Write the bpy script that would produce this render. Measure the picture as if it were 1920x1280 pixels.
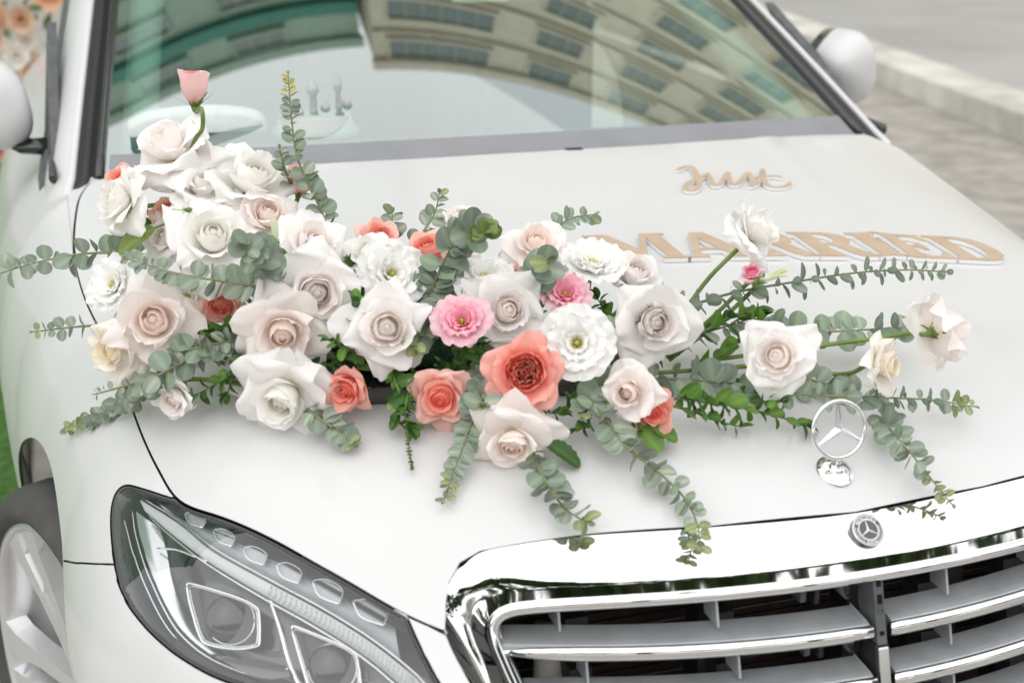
import bpy, bmesh, math, random
from mathutils import Vector, Matrix, Quaternion, noise
from mathutils.bvhtree import BVHTree
from mathutils.geometry import delaunay_2d_cdt

scene = bpy.context.scene
for o in list(bpy.data.objects): bpy.data.objects.remove(o, do_unlink=True)
col = scene.collection
rnd = random.Random(7)
R = math.radians

# ---------------------------------------------------------------- camera
CP = Vector((-.7914, -.9934, 1.5118)); YAW, PIT, ROLL, FPX = .30139, .33486, .00278, 2538.07
FW = Vector((math.sin(YAW)*math.cos(PIT), math.cos(YAW)*math.cos(PIT), -math.sin(PIT)))
r_ = Vector((math.cos(YAW), -math.sin(YAW), 0)); u_ = r_.cross(FW)
RT = r_*math.cos(ROLL) + u_*math.sin(ROLL); UP = -r_*math.sin(ROLL) + u_*math.cos(ROLL)
cd = bpy.data.cameras.new('camera'); cam = bpy.data.objects.new('camera', cd); col.objects.link(cam)
cam.matrix_world = Matrix(((RT.x, UP.x, -FW.x, CP.x), (RT.y, UP.y, -FW.y, CP.y), (RT.z, UP.z, -FW.z, CP.z), (0, 0, 0, 1)))
cd.sensor_width = 36; cd.lens = FPX/1920*36; cd.clip_end = 500; cd.clip_start = .05
cd.dof.use_dof = True; cd.dof.focus_distance = 1.80; cd.dof.aperture_fstop = 4.0
scene.camera = cam

# ---------------------------------------------------------------- sky, sun, exposure (bright overcast)
SUN_EL, SUN_AZ = R(50), R(205)          # azimuth clockwise from +y
w = bpy.data.worlds.new('World'); scene.world = w; w.use_nodes = True
nt = w.node_tree; nt.nodes.clear()
sky = nt.nodes.new('ShaderNodeTexSky'); sky.sky_type = 'NISHITA'; sky.sun_disc = False
sky.sun_elevation = SUN_EL; sky.sun_rotation = SUN_AZ; sky.air_density = 1.0; sky.dust_density = 3.0; sky.ozone_density = 1.0
hs = nt.nodes.new('ShaderNodeHueSaturation'); hs.inputs['Saturation'].default_value = .25; hs.inputs['Value'].default_value = 5.0
bg = nt.nodes.new('ShaderNodeBackground'); bg.inputs[1].default_value = .15
wo = nt.nodes.new('ShaderNodeOutputWorld')
gm = nt.nodes.new('ShaderNodeGamma'); gm.inputs[1].default_value = .30      # cloud layer: evens the clear-sky gradient out
nt.links.new(sky.outputs[0], gm.inputs[0]); nt.links.new(gm.outputs[0], hs.inputs['Color']); nt.links.new(hs.outputs[0], bg.inputs[0]); nt.links.new(bg.outputs[0], wo.inputs[0])
sl = bpy.data.lights.new('sun', 'SUN'); sl.energy = 1.1; sl.angle = R(150); sl.color = (1, .95, .89)
so = bpy.data.objects.new('sun', sl); col.objects.link(so)
sd = Vector((math.sin(SUN_AZ)*math.cos(SUN_EL), math.cos(SUN_AZ)*math.cos(SUN_EL), math.sin(SUN_EL)))
so.rotation_euler = sd.to_track_quat('Z', 'Y').to_euler(); so.location = (0, 0, 12)
vs = scene.view_settings; vs.view_transform = 'Standard'; vs.look = 'None'; vs.gamma = 1; vs.use_curve_mapping = False
vs.exposure = .17
scene.render.engine = 'CYCLES'; scene.cycles.diffuse_bounces = 7; scene.cycles.max_bounces = 14; scene.cycles.transparent_max_bounces = 12

# ---------------------------------------------------------------- materials
MATS = {}
def mat(name, color=(.5, .5, .5), rough=.5, metal=0, coat=0, spec=.5, noise_amt=0, noise_scale=30, bump=0, bump_scale=80, coat_rough=.03, trans=0, c2=None):
    m = bpy.data.materials.new(name); m.use_nodes = True; n = m.node_tree; p = n.nodes['Principled BSDF']
    p.inputs['Base Color'].default_value = (*color, 1); p.inputs['Roughness'].default_value = rough
    p.inputs['Metallic'].default_value = metal; p.inputs['Coat Weight'].default_value = coat; p.inputs['Coat Roughness'].default_value = coat_rough
    p.inputs['Specular IOR Level'].default_value = spec
    tc = n.nodes.new('ShaderNodeTexCoord')
    if noise_amt or c2:
        t = n.nodes.new('ShaderNodeTexNoise'); t.inputs['Scale'].default_value = noise_scale; t.inputs['Detail'].default_value = 6
        n.links.new(tc.outputs['Object'], t.inputs['Vector'])
        mx = n.nodes.new('ShaderNodeMix'); mx.data_type = 'RGBA'
        a = noise_amt
        mx.inputs['A'].default_value = (*[c*(1-a) for c in color], 1)
        mx.inputs['B'].default_value = (*(c2 or [min(1, c*(1+a)) for c in color]), 1)
        rp = n.nodes.new('ShaderNodeMapRange'); rp.inputs['From Min'].default_value = .35; rp.inputs['From Max'].default_value = .65
        n.links.new(t.outputs['Fac'], rp.inputs['Value']); n.links.new(rp.outputs[0], mx.inputs['Factor']); n.links.new(mx.outputs['Result'], p.inputs['Base Color'])
    if bump:
        t2 = n.nodes.new('ShaderNodeTexNoise'); t2.inputs['Scale'].default_value = bump_scale; t2.inputs['Detail'].default_value = 3
        n.links.new(tc.outputs['Object'], t2.inputs['Vector'])
        b = n.nodes.new('ShaderNodeBump'); b.inputs['Strength'].default_value = bump; b.inputs['Distance'].default_value = .01
        n.links.new(t2.outputs['Fac'], b.inputs['Height']); n.links.new(b.outputs[0], p.inputs['Normal'])
    if trans:
        tr = n.nodes.new('ShaderNodeBsdfTranslucent'); ms = n.nodes.new('ShaderNodeMixShader'); ms.inputs[0].default_value = trans
        out = n.nodes['Material Output']
        src = p.inputs['Base Color'].links[0].from_socket if p.inputs['Base Color'].links else None
        if src: n.links.new(src, tr.inputs['Color'])
        else: tr.inputs['Color'].default_value = (*color, 1)
        n.links.new(p.outputs[0], ms.inputs[1]); n.links.new(tr.outputs[0], ms.inputs[2]); n.links.new(ms.outputs[0], out.inputs[0])
    MATS[name] = m; return m

def glass_mat(name, fac, tint, gcol=(1, 1, 1), rough=0.0):
    m = bpy.data.materials.new(name); m.use_nodes = True; n = m.node_tree; n.nodes.clear()
    tr = n.nodes.new('ShaderNodeBsdfTransparent'); tr.inputs[0].default_value = (*tint, 1)
    gl = n.nodes.new('ShaderNodeBsdfGlossy'); gl.inputs['Color'].default_value = (*gcol, 1); gl.inputs['Roughness'].default_value = rough
    lw = n.nodes.new('ShaderNodeLayerWeight'); lw.inputs['Blend'].default_value = .5
    mr = n.nodes.new('ShaderNodeMapRange'); mr.inputs['From Min'].default_value = .3; mr.inputs['To Min'].default_value = fac; mr.inputs['To Max'].default_value = min(1, fac+(.5 if fac > .3 else .38))
    ms = n.nodes.new('ShaderNodeMixShader'); o = n.nodes.new('ShaderNodeOutputMaterial')
    n.links.new(lw.outputs['Facing'], mr.inputs['Value']); n.links.new(mr.outputs[0], ms.inputs[0])
    n.links.new(tr.outputs[0], ms.inputs[1]); n.links.new(gl.outputs[0], ms.inputs[2]); n.links.new(ms.outputs[0], o.inputs[0])
    MATS[name] = m; return m

mat('paint', (.635, .638, .638), .42, 0, .55, .4, noise_amt=.012, noise_scale=3, bump=.010, bump_scale=260, coat_rough=.09)
mat('chrome', (.86, .87, .88), .035, 1)
mat('satin_chrome', (.70, .71, .72), .16, 1)
mat('slat_grey', (.40, .42, .435), .42, .35, .25, .5, noise_amt=.10, noise_scale=25, bump=.05, bump_scale=400)
mat('black_plastic', (.022, .022, .024), .5, 0, 0, .4, noise_amt=.25, noise_scale=60)
mat('grey_plastic', (.10, .105, .11), .45, 0, 0, .4, noise_amt=.2, noise_scale=40)
mat('dark_void', (.008, .0075, .007), .8, 0, 0, .2, noise_amt=.3, noise_scale=20)
mat('radiator', (.035, .022, .018), .6, .3, 0, .4, noise_amt=.3, noise_scale=30)
mat('rubber', (.075, .072, .07), .72, 0, 0, .3, noise_amt=.12, noise_scale=18, bump=.06, bump_scale=60)
mat('alloy', (.72, .73, .74), .3, .6, .5, .5, noise_amt=.05, noise_scale=10)
mat('alloy_dark', (.26, .255, .25), .4, .5, .2, .5, noise_amt=.1, noise_scale=12)
mat('gloss_black', (.012, .013, .014), .12, 0, .6, .5)
mat('housing', (.13, .132, .135), .16, .6, .3, .5, noise_amt=.1, noise_scale=20)
mat('housing_dark', (.05, .05, .053), .3, .2, .3, .5, noise_amt=.1, noise_scale=20)
mat('light_guide', (.75, .77, .78), .25, 0, .6, .5, trans=.3)
mat('gold', (.52, .40, .29), .5, .1, .1, .5, noise_amt=.07, noise_scale=22)
mat('acrylic_white', (.80, .80, .79), .3, 0, .3, .5)
mat('badge_grey', (.085, .088, .092), .3, .4, .4, .5)
mat('frit', (.012, .012, .013), .35, 0, 0, .5)
mat('dash', (.19, .25, .26), .7, 0, 0, .3, noise_amt=.2, noise_scale=30, bump=.2, bump_scale=300)
mat('pale_trim', (.62, .68, .64), .7, 0, 0, .3, noise_amt=.05)
mat('crown_white', (.45, .48, .46), .4, 0, .2, .5)
mat('asphalt', (.37, .345, .31), .9, 0, 0, .3, noise_amt=.2, noise_scale=5, bump=.5, bump_scale=120)
mat('concrete', (.58, .56, .51), .85, 0, 0, .3, noise_amt=.22, noise_scale=2.2, bump=.3, bump_scale=60)
mat('paving', (.38, .37, .355), .9, 0, 0, .3, noise_amt=.10, noise_scale=.7, bump=.3, bump_scale=80)
mat('grass', (.07, .17, .035), .8, 0, 0, .3, noise_amt=.35, noise_scale=30, bump=.4, bump_scale=120)
mat('facade', (.52, .49, .39), .8, 0, 0, .3, noise_amt=.06, noise_scale=1.2)
mat('facade_green', (.27, .36, .29), .8, 0, 0, .3, noise_amt=.06, noise_scale=1.2)
mat('trim_green', (.015, .16, .11), .6)
mat('pane', (.09, .12, .115), .08, 0, 0, .6)
glass_mat('windshield_glass', .33, (.62, .80, .73), (.93, 1, .97), .012)
glass_mat('lens_glass', .09, (.96, .97, .97))
glass_mat('side_glass', .3, (.35, .42, .4))
glass_mat('projector_glass', .3, (.9, .92, .93))

# ---------------------------------------------------------------- mesh helpers
def link(name, me, m=None, parent=None, smooth=True):
    o = bpy.data.objects.new(name, me); col.objects.link(o)
    if m and not me.materials: me.materials.append(MATS[m])
    if parent: o.parent = parent
    if smooth:
        for p in me.polygons: p.use_smooth = True
    return o
def meshobj(name, vs_, fs_, m, parent=None, smooth=True):
    me = bpy.data.meshes.new(name); me.from_pydata([tuple(v) for v in vs_], [], fs_); me.update()
    return link(name, me, m, parent, smooth)
def bmobj(name, bm, m, parent=None, smooth=True):
    me = bpy.data.meshes.new(name); bm.normal_update(); bm.to_mesh(me); bm.free(); return link(name, me, m, parent, smooth)
def empty(name, loc=(0, 0, 0), label=None, cat=None, group=None, parent=None):
    o = bpy.data.objects.new(name, None); col.objects.link(o); o.location = loc; o.empty_display_size = .05
    tag(o, label, cat, group)
    if parent: o.parent = parent
    return o
def tag(o, label=None, cat=None, group=None, kind=None):
    if label: o['label'] = label
    if cat: o['category'] = cat
    if group: o['group'] = group
    if kind: o['kind'] = kind
    return o
def tube(pts, rad, n=8, cap=True, flat=None, upv=None):
    """sweep an n-gon (optionally flattened: (ra, rb)) along pts -> verts, faces"""
    pts = [Vector(p) for p in pts]; V = []; F = []
    prev = None
    for i, p in enumerate(pts):
        t = (pts[min(i+1, len(pts)-1)] - pts[max(i-1, 0)]).normalized()
        if prev is None:
            a = Vector(upv) if upv else (Vector((0, 0, 1)) if abs(t.z) < .9 else Vector((1, 0, 0)))
        else: a = prev
        a = (a - t*a.dot(t)).normalized(); b = t.cross(a); prev = a
        rr = rad[i] if isinstance(rad, (list, tuple)) else rad
        fa, fb = flat if flat else (1, 1)
        for k in range(n):
            th = 2*math.pi*k/n
            V.append(p + a*math.cos(th)*rr*fa + b*math.sin(th)*rr*fb)
        if i:
            for k in range(n):
                j = (i-1)*n
                F.append((j+k, j+(k+1) % n, j+n+(k+1) % n, j+n+k))
    if cap:
        F.append(tuple(range(n-1, -1, -1))); e = (len(pts)-1)*n; F.append(tuple(range(e, e+n)))
    return V, F
def join(parts):
    V = []; F = []
    for v, f in parts:
        o = len(V); V += list(v); F += [tuple(i+o for i in q) for q in f]
    return V, F
def box(x0, x1, y0, y1, z0, z1):
    V = [Vector((x, y, z)) for z in (z0, z1) for y in (y0, y1) for x in (x0, x1)]
    return V, [(0, 2, 3, 1), (4, 5, 7, 6), (0, 1, 5, 4), (2, 6, 7, 3), (0, 4, 6, 2), (1, 3, 7, 5)]
def bevel(o, wd=.003, seg=2):
    md = o.modifiers.new('bevel', 'BEVEL'); md.width = wd; md.segments = seg; md.limit_method = 'ANGLE'; return o
def lerp_tab(tab, x):
    if x <= tab[0][0]: return tab[0][1]
    for (a, fa), (b, fb) in zip(tab, tab[1:]):
        if x <= b: return fa + (fb-fa)*(x-a)/(b-a)
    return tab[-1][1]
def smooth_path(pts, n=8):
    """Catmull-Rom"""
    P = [Vector(p) for p in pts]; P = [P[0]*2-P[1]] + P + [P[-1]*2-P[-2]]; out = []
    for i in range(1, len(P)-2):
        p0, p1, p2, p3 = P[i-1:i+3]
        for k in range(n):
            t = k/n
            out.append(.5*((2*p1) + (p2-p0)*t + (2*p0-5*p1+4*p2-p3)*t*t + (-p0+3*p1-3*p2+p3)*t**3))
    out.append(P[-2]); return out
def rayd(px, py): return FW + RT*((px-960)/FPX) + UP*((640-py)/FPX)
def on(px, py, axis, val):
    d = rayd(px, py); i = 'xyz'.index(axis); return CP + d*((val-CP[i])/d[i])

# ---------------------------------------------------------------- bonnet surface
def yl(x): return .225 + .29*(abs(x)/.742)**4
def H(x, y):
    t = y-.225; s = y-yl(x); a = abs(x)
    z = .868 + .145*t - .02*t*t - .074*x*x
    z -= .05*math.exp(-s/.10) if s > 0 else .05 - .5*s
    wr = min(1, max(0, (1.6-y)/.6))
    z -= 1.23*wr*max(0, a-.62)**2
    # shallow power-dome creases
    z += .0035*math.exp(-((a-(.30+.17*t))/.022)**2)*min(1, max(0, t/.3))
    return z
def HP(x, y, h=0): return Vector((x, y, H(x, y)+h))
def onH(px, py, h=0):
    d = rayd(px, py); t = .9
    while t < 5:
        p = CP+d*t
        if p.z < H(p.x, p.y)+h:
            lo, hi = t-.01, t
            for _ in range(12):
                m_ = (lo+hi)/2; p = CP+d*m_
                if p.z < H(p.x, p.y)+h: hi = m_
                else: lo = m_
            return CP+d*hi
        t += .01
    return CP+d*2.5

def inset_poly(poly, d):
    n = len(poly); A = sum(poly[i][0]*poly[(i+1) % n][1]-poly[(i+1) % n][0]*poly[i][1] for i in range(n))
    sg = 1 if A > 0 else -1; out = []
    for i in range(n):
        p0, p1, p2 = Vector(poly[i-1]), Vector(poly[i]), Vector(poly[(i+1) % n])
        e1, e2 = (p1-p0), (p2-p1)
        if e1.length < 1e-9 or e2.length < 1e-9: out.append(tuple(p1)); continue
        e1.normalize(); e2.normalize()
        n1 = Vector((-e1.y, e1.x))*sg; n2 = Vector((-e2.y, e2.x))*sg
        b = n1+n2
        if b.length < .2: b = n1
        b.normalize(); k = d/max(.45, b.dot(n1))
        out.append((p1.x+b.x*k, p1.y+b.y*k))
    return out
def resample2(poly, step):
    out = []; n = len(poly)
    for i in range(n):
        a, b = Vector(poly[i]), Vector(poly[(i+1) % n]); k = max(1, int((b-a).length/step))
        for j in range(k): out.append(tuple(a.lerp(b, j/k)))
    return out
def inside(p, poly):
    x, y = p; c = False; n = len(poly)
    for i in range(n):
        x1, y1 = poly[i]; x2, y2 = poly[i-1]
        if (y1 > y) != (y2 > y) and x < (x2-x1)*(y-y1)/(y2-y1)+x1: c = not c
    return c
def panel(name, poly, surf, step, m, parent, thick=.004, inset=.0015, flip=False, off=0):
    poly = inset_poly(resample2(poly, step*.6), inset)
    xs = [p[0] for p in poly]; ys = [p[1] for p in poly]
    near = {}
    cs = step*.45
    for p in poly: near.setdefault((int(p[0]//cs), int(p[1]//cs)), []).append(p)
    pts = [Vector(p) for p in poly]; nb = len(pts)
    gx = int((max(xs)-min(xs))/step)+2; gy = int((max(ys)-min(ys))/step)+2
    for i in range(gx):
        for j in range(gy):
            q = (min(xs)+(i+.5*(j % 2))*step, min(ys)+j*step)
            if not inside(q, poly): continue
            ci, cj = int(q[0]//cs), int(q[1]//cs); bad = False
            for a in (-1, 0, 1):
                for b in (-1, 0, 1):
                    for p in near.get((ci+a, cj+b), ()):
                        if (p[0]-q[0])**2+(p[1]-q[1])**2 < (step*.4)**2: bad = True
            if not bad: pts.append(Vector(q))
    v2, e2, f2, *_ = delaunay_2d_cdt(pts, [(i, (i+1) % nb) for i in range(nb)], [], 1, 1e-6)
    V = [surf(p.x, p.y, off) for p in v2]; e = .002; NN = []
    for p in v2:
        n = (surf(p.x+e, p.y, off)-surf(p.x-e, p.y, off)).cross(surf(p.x, p.y+e, off)-surf(p.x, p.y-e, off))
        n.normalize(); NN.append(-n if flip else n)
    F = [tuple(f) if not flip else tuple(reversed(f)) for f in f2]
    # keep winding and analytic normals on the outer side
    c = sum(V, Vector())/len(V)
    if sum(NN, Vector()).dot(ref_out) < 0: NN = [-n for n in NN]
    a, b, d = (V[i] for i in F[len(F)//2][:3])
    if (b-a).cross(d-a).dot(NN[F[len(F)//2][0]]) < 0: F = [tuple(reversed(f)) for f in F]
    if thick:           # folded edge all round
        n0 = len(V); B = list(range(nb))
        for i in B:
            ed = V[(i+1) % nb]-V[i-1]; sd_ = ed.cross(NN[i]).normalized()
            out = sd_ if sd_.dot(V[i]-V[nb+min(len(V)-nb-1, 0)] if len(V) == nb else V[i]-c) > 0 else sd_
            V.append(V[i]-NN[i]*.0004); NN.append((NN[i]+sd_*.0).normalized())
        for i in B: V.append(V[i]-NN[i]*thick); NN.append(NN[i])
        for i in B:
            j = (i+1) % nb; F.append((n0+i, n0+nb+i, n0+nb+j, n0+j))
    o = meshobj(name, V, F, m, parent)
    o.data.normals_split_custom_set_from_vertices([tuple(n) for n in NN])
    return o
ref_out = Vector((0, -.3, 1))

# ================================================================ CAR
car = empty('car', (0, 0, 0), 'white luxury saloon car with flowers laid over its long bonnet', 'car')

GAP = [(.743, .508), (.755, .574), (.771, .659), (.796, .914), (.826, 1.129), (.840, 1.253)]
FRONT = [(0, .226), (.177, .236), (.315, .254), (.434, .268), (.458, .264), (.474, .250), (.482, .232), (.490, .206), (.500, .205), (.531, .240), (.62, .349), (.69, .445), (.743, .508)]
REAR = [(0, 1.405), (.2, 1.415), (.363, 1.441), (.52, 1.475), (.668, 1.516), (.785, 1.553), (.815, 1.545), (.832, 1.46), (.842, 1.253)]
def sm2(L, n=5): return [(p.x, p.y) for p in smooth_path([(a, b, 0) for a, b in L], n)]
# ---------------------------------------------------------------- wing / bumper surface: offset of the bonnet outline
OUT = [(.42, .170), (.455, .185), (.490, .206), (.531, .243), (.58, .300), (.62, .349), (.69, .442), (.735, .508), (.755, .574), (.771, .659), (.785, .78), (.799, .914), (.818, 1.03), (.832, 1.129), (.842, 1.253), (.845, 1.40), (.850, 1.6), (.858, 1.9), (.865, 2.3), (.868, 2.8), (.868, 3.6)]
op = smooth_path([(x, y, 0) for x, y in OUT], 10)
for _ in range(6): op = [op[0]] + [(op[i-1]+op[i]*2+op[i+1])/4 for i in range(1, len(op)-1)] + [op[-1]]
cl = [0]
for a, b in zip(op, op[1:]): cl.append(cl[-1]+(b-a).length)
CMAX = cl[-1]
def outl(c):
    c = min(max(c, 0), CMAX-1e-6); lo, hi = 0, len(cl)-1
    while hi-lo > 1:
        m_ = (lo+hi)//2
        if cl[m_] <= c: lo = m_
        else: hi = m_
    f = (c-cl[lo])/(cl[hi]-cl[lo]); p = op[lo].lerp(op[hi], f)
    t = (op[min(hi+1, len(op)-1)]-op[max(lo-1, 0)]).normalized()
    return p, Vector((t.y, -t.x, 0))
def edge_pt(p, i):
    t = (op[min(i+1, len(op)-1)]-op[max(i-1, 0)]).normalized(); return (p.x-t.y*.0004, p.y+t.x*.0004)
EDGE = [edge_pt(p, i) for i, p in enumerate(op) if p.x > .489 and p.y < 1.235]
GAP_S = sm2([EDGE[-1], (.840, 1.32), (.836, 1.40), (.826, 1.49), (.806, 1.545), (.785, 1.553)])[1:]
half = FRONT[:8] + EDGE + GAP_S + sm2(REAR[:6])[::-1][1:]
hood_poly = [(-x, y) for x, y in half] + [(x, y) for x, y in half[::-1][1:-1]]
hood = panel('bonnet', hood_poly, lambda x, y, o=0: HP(x, y, o), .03, 'paint', car, .006, .0012)
# the dark channel seen through the shut lines
def seam(name, pts, parent, drop=.014, wd=.02, m='black_plastic', up=Vector((0, 0, 1))):
    V = []; F = []
    for i, p in enumerate(pts):
        t = (pts[min(i+1, len(pts)-1)]-pts[max(i-1, 0)]).normalized(); s = t.cross(up).normalized()
        q = p-up*drop; V += [q-s*wd, q+s*wd]
        if i: k = 2*i; F.append((k-2, k-1, k+1, k))
    return meshobj(name, V, F, m, parent, False)
for sg in (-1, 1):
    seam('shut_line', [HP(sg*x, y) for x, y in EDGE[2::3]+GAP_S[:-3]], car, .014, .010)
seam('shut_line', [HP(x, y-.002) for x, y in [(-a, b+.006) for a, b in FRONT[3::-1]]+[(a, b+.006) for a, b in FRONT[1:4]]], car, .016, .006)

QL = .62            # metres of profile
def S(c, q, off=0, sg=-1):
    p, n = outl(c); y = p.y
    z0 = H(p.x, p.y) if y < 1.5 else H(p.x, 1.5)+(y-1.5)*.02
    Wd = lerp_tab([(.2, .15), (.42, .145), (.56, .128), (.7, .118), (.914, .126), (1.10, .124), (1.25, .124), (1.42, .145), (1.8, .170), (2.3, .185), (3, .19)], y)
    D = lerp_tab([(.2, .24), (.5, .26), (.9, .30), (1.3, .34), (3, .36)], y)
    th0 = R(16); k = q/QL
    if k < .55:
        th = th0+(math.pi/2-th0)*k/.55
        o = Wd*(math.sin(th)-math.sin(th0))/(1-math.sin(th0)); d = D*(math.cos(th0)-math.cos(th))/math.cos(th0)
        nn = Vector((n.x*D*math.sin(th), n.y*D*math.sin(th), Wd*math.cos(th)))
    else:
        j = (k-.55)/.45; o = Wd-.035*j*j; d = D+.36*j; nn = n.copy()
    nn.normalize()
    P = Vector((p.x, p.y, z0)) + n*o - Vector((0, 0, d)) + nn*off
    return Vector((P.x*-sg, P.y, P.z)) if sg == 1 else Vector((-P.x, P.y, P.z))
def Sm(sg):
    if sg == -1: return lambda c, q, o=0: S(c, q, o, -1)
    return lambda c, q, o=0: Vector((-S(c, q, o, -1).x, *S(c, q, o, -1)[1:]))
NC, NQ = 260, 60
gv = [S(CMAX*i/NC, QL*j/NQ) for i in range(NC+1) for j in range(NQ+1)]
gf = []
for i in range(NC):
    for j in range(NQ):
        a = i*(NQ+1)+j; gf.append((a, a+NQ+1, a+NQ+2, a+1))
bvh = BVHTree.FromPolygons(gv, gf)
def cq_from(o, d):
    loc, nrm, idx, _ = bvh.ray_cast(o, d)
    if loc is None:             # just misses the edge of the surface: take the nearest point
        best = None
        for k in range(40, 300):
            l2, n2, i2, ds = bvh.find_nearest(o+d*(k*.01))
            if best is None or ds < best[0]: best = (ds, l2, i2)
        _, loc, idx = best
    i, j = divmod(idx, NQ); a = gv[i*(NQ+1)+j]; b = gv[(i+1)*(NQ+1)+j]; c_ = gv[i*(NQ+1)+j+1]
    e1, e2 = b-a, c_-a; dd = loc-a
    # solve 2x2
    a11, a12, a22 = e1.dot(e1), e1.dot(e2), e2.dot(e2); b1, b2 = e1.dot(dd), e2.dot(dd); det = a11*a22-a12*a12
    s = min(1, max(0, (b1*a22-b2*a12)/det)); t = min(1, max(0, (b2*a11-b1*a12)/det))
    return (CMAX*(i+s)/NC, QL*(j+t)/NQ)
def pxy(P):
    d = P-CP; z = d.dot(FW); return Vector((960+FPX*d.dot(RT)/z, 640-FPX*d.dot(UP)/z))
def cq(px, py): return cq_from(CP, rayd(px, py).normalized())
def c_at_y(y):
    return cl[min(range(len(op)), key=lambda i: abs(op[i].y-y))]
WY, WZ, ARCH = .885, .336, .388
arch = []
for k in range(0, 61):
    ph = R(-32)+R(244)*k/60
    r = cq_from(Vector((-3, WY-ARCH*math.cos(ph), WZ+ARCH*math.sin(ph))), Vector((1, 0, 0)))
    if r: arch.append(r)
HL_OUT = [(325, 934), (300, 926), (262, 914), (237, 909), (220, 919), (210, 942), (207, 975), (209, 1015), (215, 1058)]
HL_LOW = [(225, 1100), (243, 1137), (267, 1170), (300, 1203), (340, 1234), (400, 1268), (470, 1293)]
def smp(L, n=4): return [(p.x, p.y) for p in smooth_path([(a, b, 0) for a, b in L], n)]
_ol = smp(HL_OUT+HL_LOW); _k = 4*(len(HL_OUT)-1)
hl_out = [cq(*p) for p in _ol[:_k+1]]; hl_low = [cq(*p) for p in _ol[_k+1:]]
hl_bot = [cq(p[0], p[1]) for p in [(560, 1318), (660, 1338), (760, 1345), (826, 1325), (838, 1300)]]
HL_R = [(818, 1268), (795, 1225), (772, 1175), (757, 1140), (748, 1126)]
hl_r = [cq(*p) for p in smp(HL_R, 3)]
hl_top = [(c, 0.0) for c in (lambda a, b: [a+(b-a)*k/12 for k in range(1, 12)])(hl_r[-1][0], hl_out[0][0])]
hl_r[-1] = (hl_r[-1][0], 0); hl_out[0] = (hl_out[0][0], 0)
lens_poly = hl_out + hl_low + hl_bot + hl_r + hl_top
seam_f = [cq(*p) for p in [(215, 1058), (180, 1057), (140, 1055)]]
# fender: along the gap, headlight outer edge, seam, arch, rocker
ie = min(range(len(arch)//2), key=lambda i: (pxy(S(*arch[i]))-Vector((122, 1058))).length); seam_f.append(arch[ie])
CB = c_at_y(1.86)
fender_poly = hl_out[:] + seam_f[1:] + arch[ie:] + [(arch[-1][0]+.02, QL), (CB, QL), (CB, 0)]
bumper_poly = list(reversed(seam_f[1:])) + [hl_out[-1]] + hl_low + hl_bot + hl_r + [(cq(812, 1152)[0], 0.0)] + [cq(*p) for p in [(838, 1190), (858, 1235), (890, 1290), (915, 1340)]] + [(cq(915, 1340)[0], QL), (arch[0][0], QL)] + arch[:ie+1]
door_poly = [(CB, 0), (CB, QL), (CMAX-.02, QL), (CMAX-.02, 0)]
for sg in (-1, 1):
    sf = Sm(sg); fl = sg == 1; ref_out = Vector((sg, -.6, .5))
    panel('front_wing', fender_poly, sf, .025, 'paint', car, .005, .0012, fl)
    panel('bumper', bumper_poly, sf, .022, 'paint', car, .005, .0012, fl)
    panel('door', door_poly, sf, .05, 'paint', car, .005, .002, fl)
    for line in ([(a, b) for a, b in seam_f],):
        seam('shut_line', [sf(a, b) for a, b in line], car, .012, .012, 'black_plastic', sf(*line[1], 1)-sf(*line[1]))
    V = []; F = []
    hc = [p for p in GAP_S if p[1] > 1.2]+[(.80, 1.575), (.80, 1.62)]
    for k, (x, y) in enumerate(hc):
        a_ = HP(x+.003, y, -.0015); cc_ = c_at_y(max(1.2, a_.y)) ; b_ = S(cc_, 0.002); b_ = Vector((abs(b_.x), b_.y, b_.z-.001))
        for t in (0, .5, 1): v = a_.lerp(b_, t); V.append(Vector((sg*v.x, v.y, v.z)))
        if k:
            q = 3*(k-1)
            for j in (0, 1): F.append((q+j, q+j+1, q+j+4, q+j+3))
    meshobj('wing_corner', V, F, 'paint', car)
    # wheel-arch liner
    V = []; F = []
    for k in range(25):
        ph = R(-32)+R(244)*k/24
        for x in (.80, .58):
            V.append(Vector((sg*x, WY-(ARCH+.012)*math.cos(ph), WZ+(ARCH+.012)*math.sin(ph))))
        if k: j = 2*k; F.append((j-2, j-1, j+1, j))
    meshobj('wheel_arch_liner', V, F, 'rubber', car)

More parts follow.
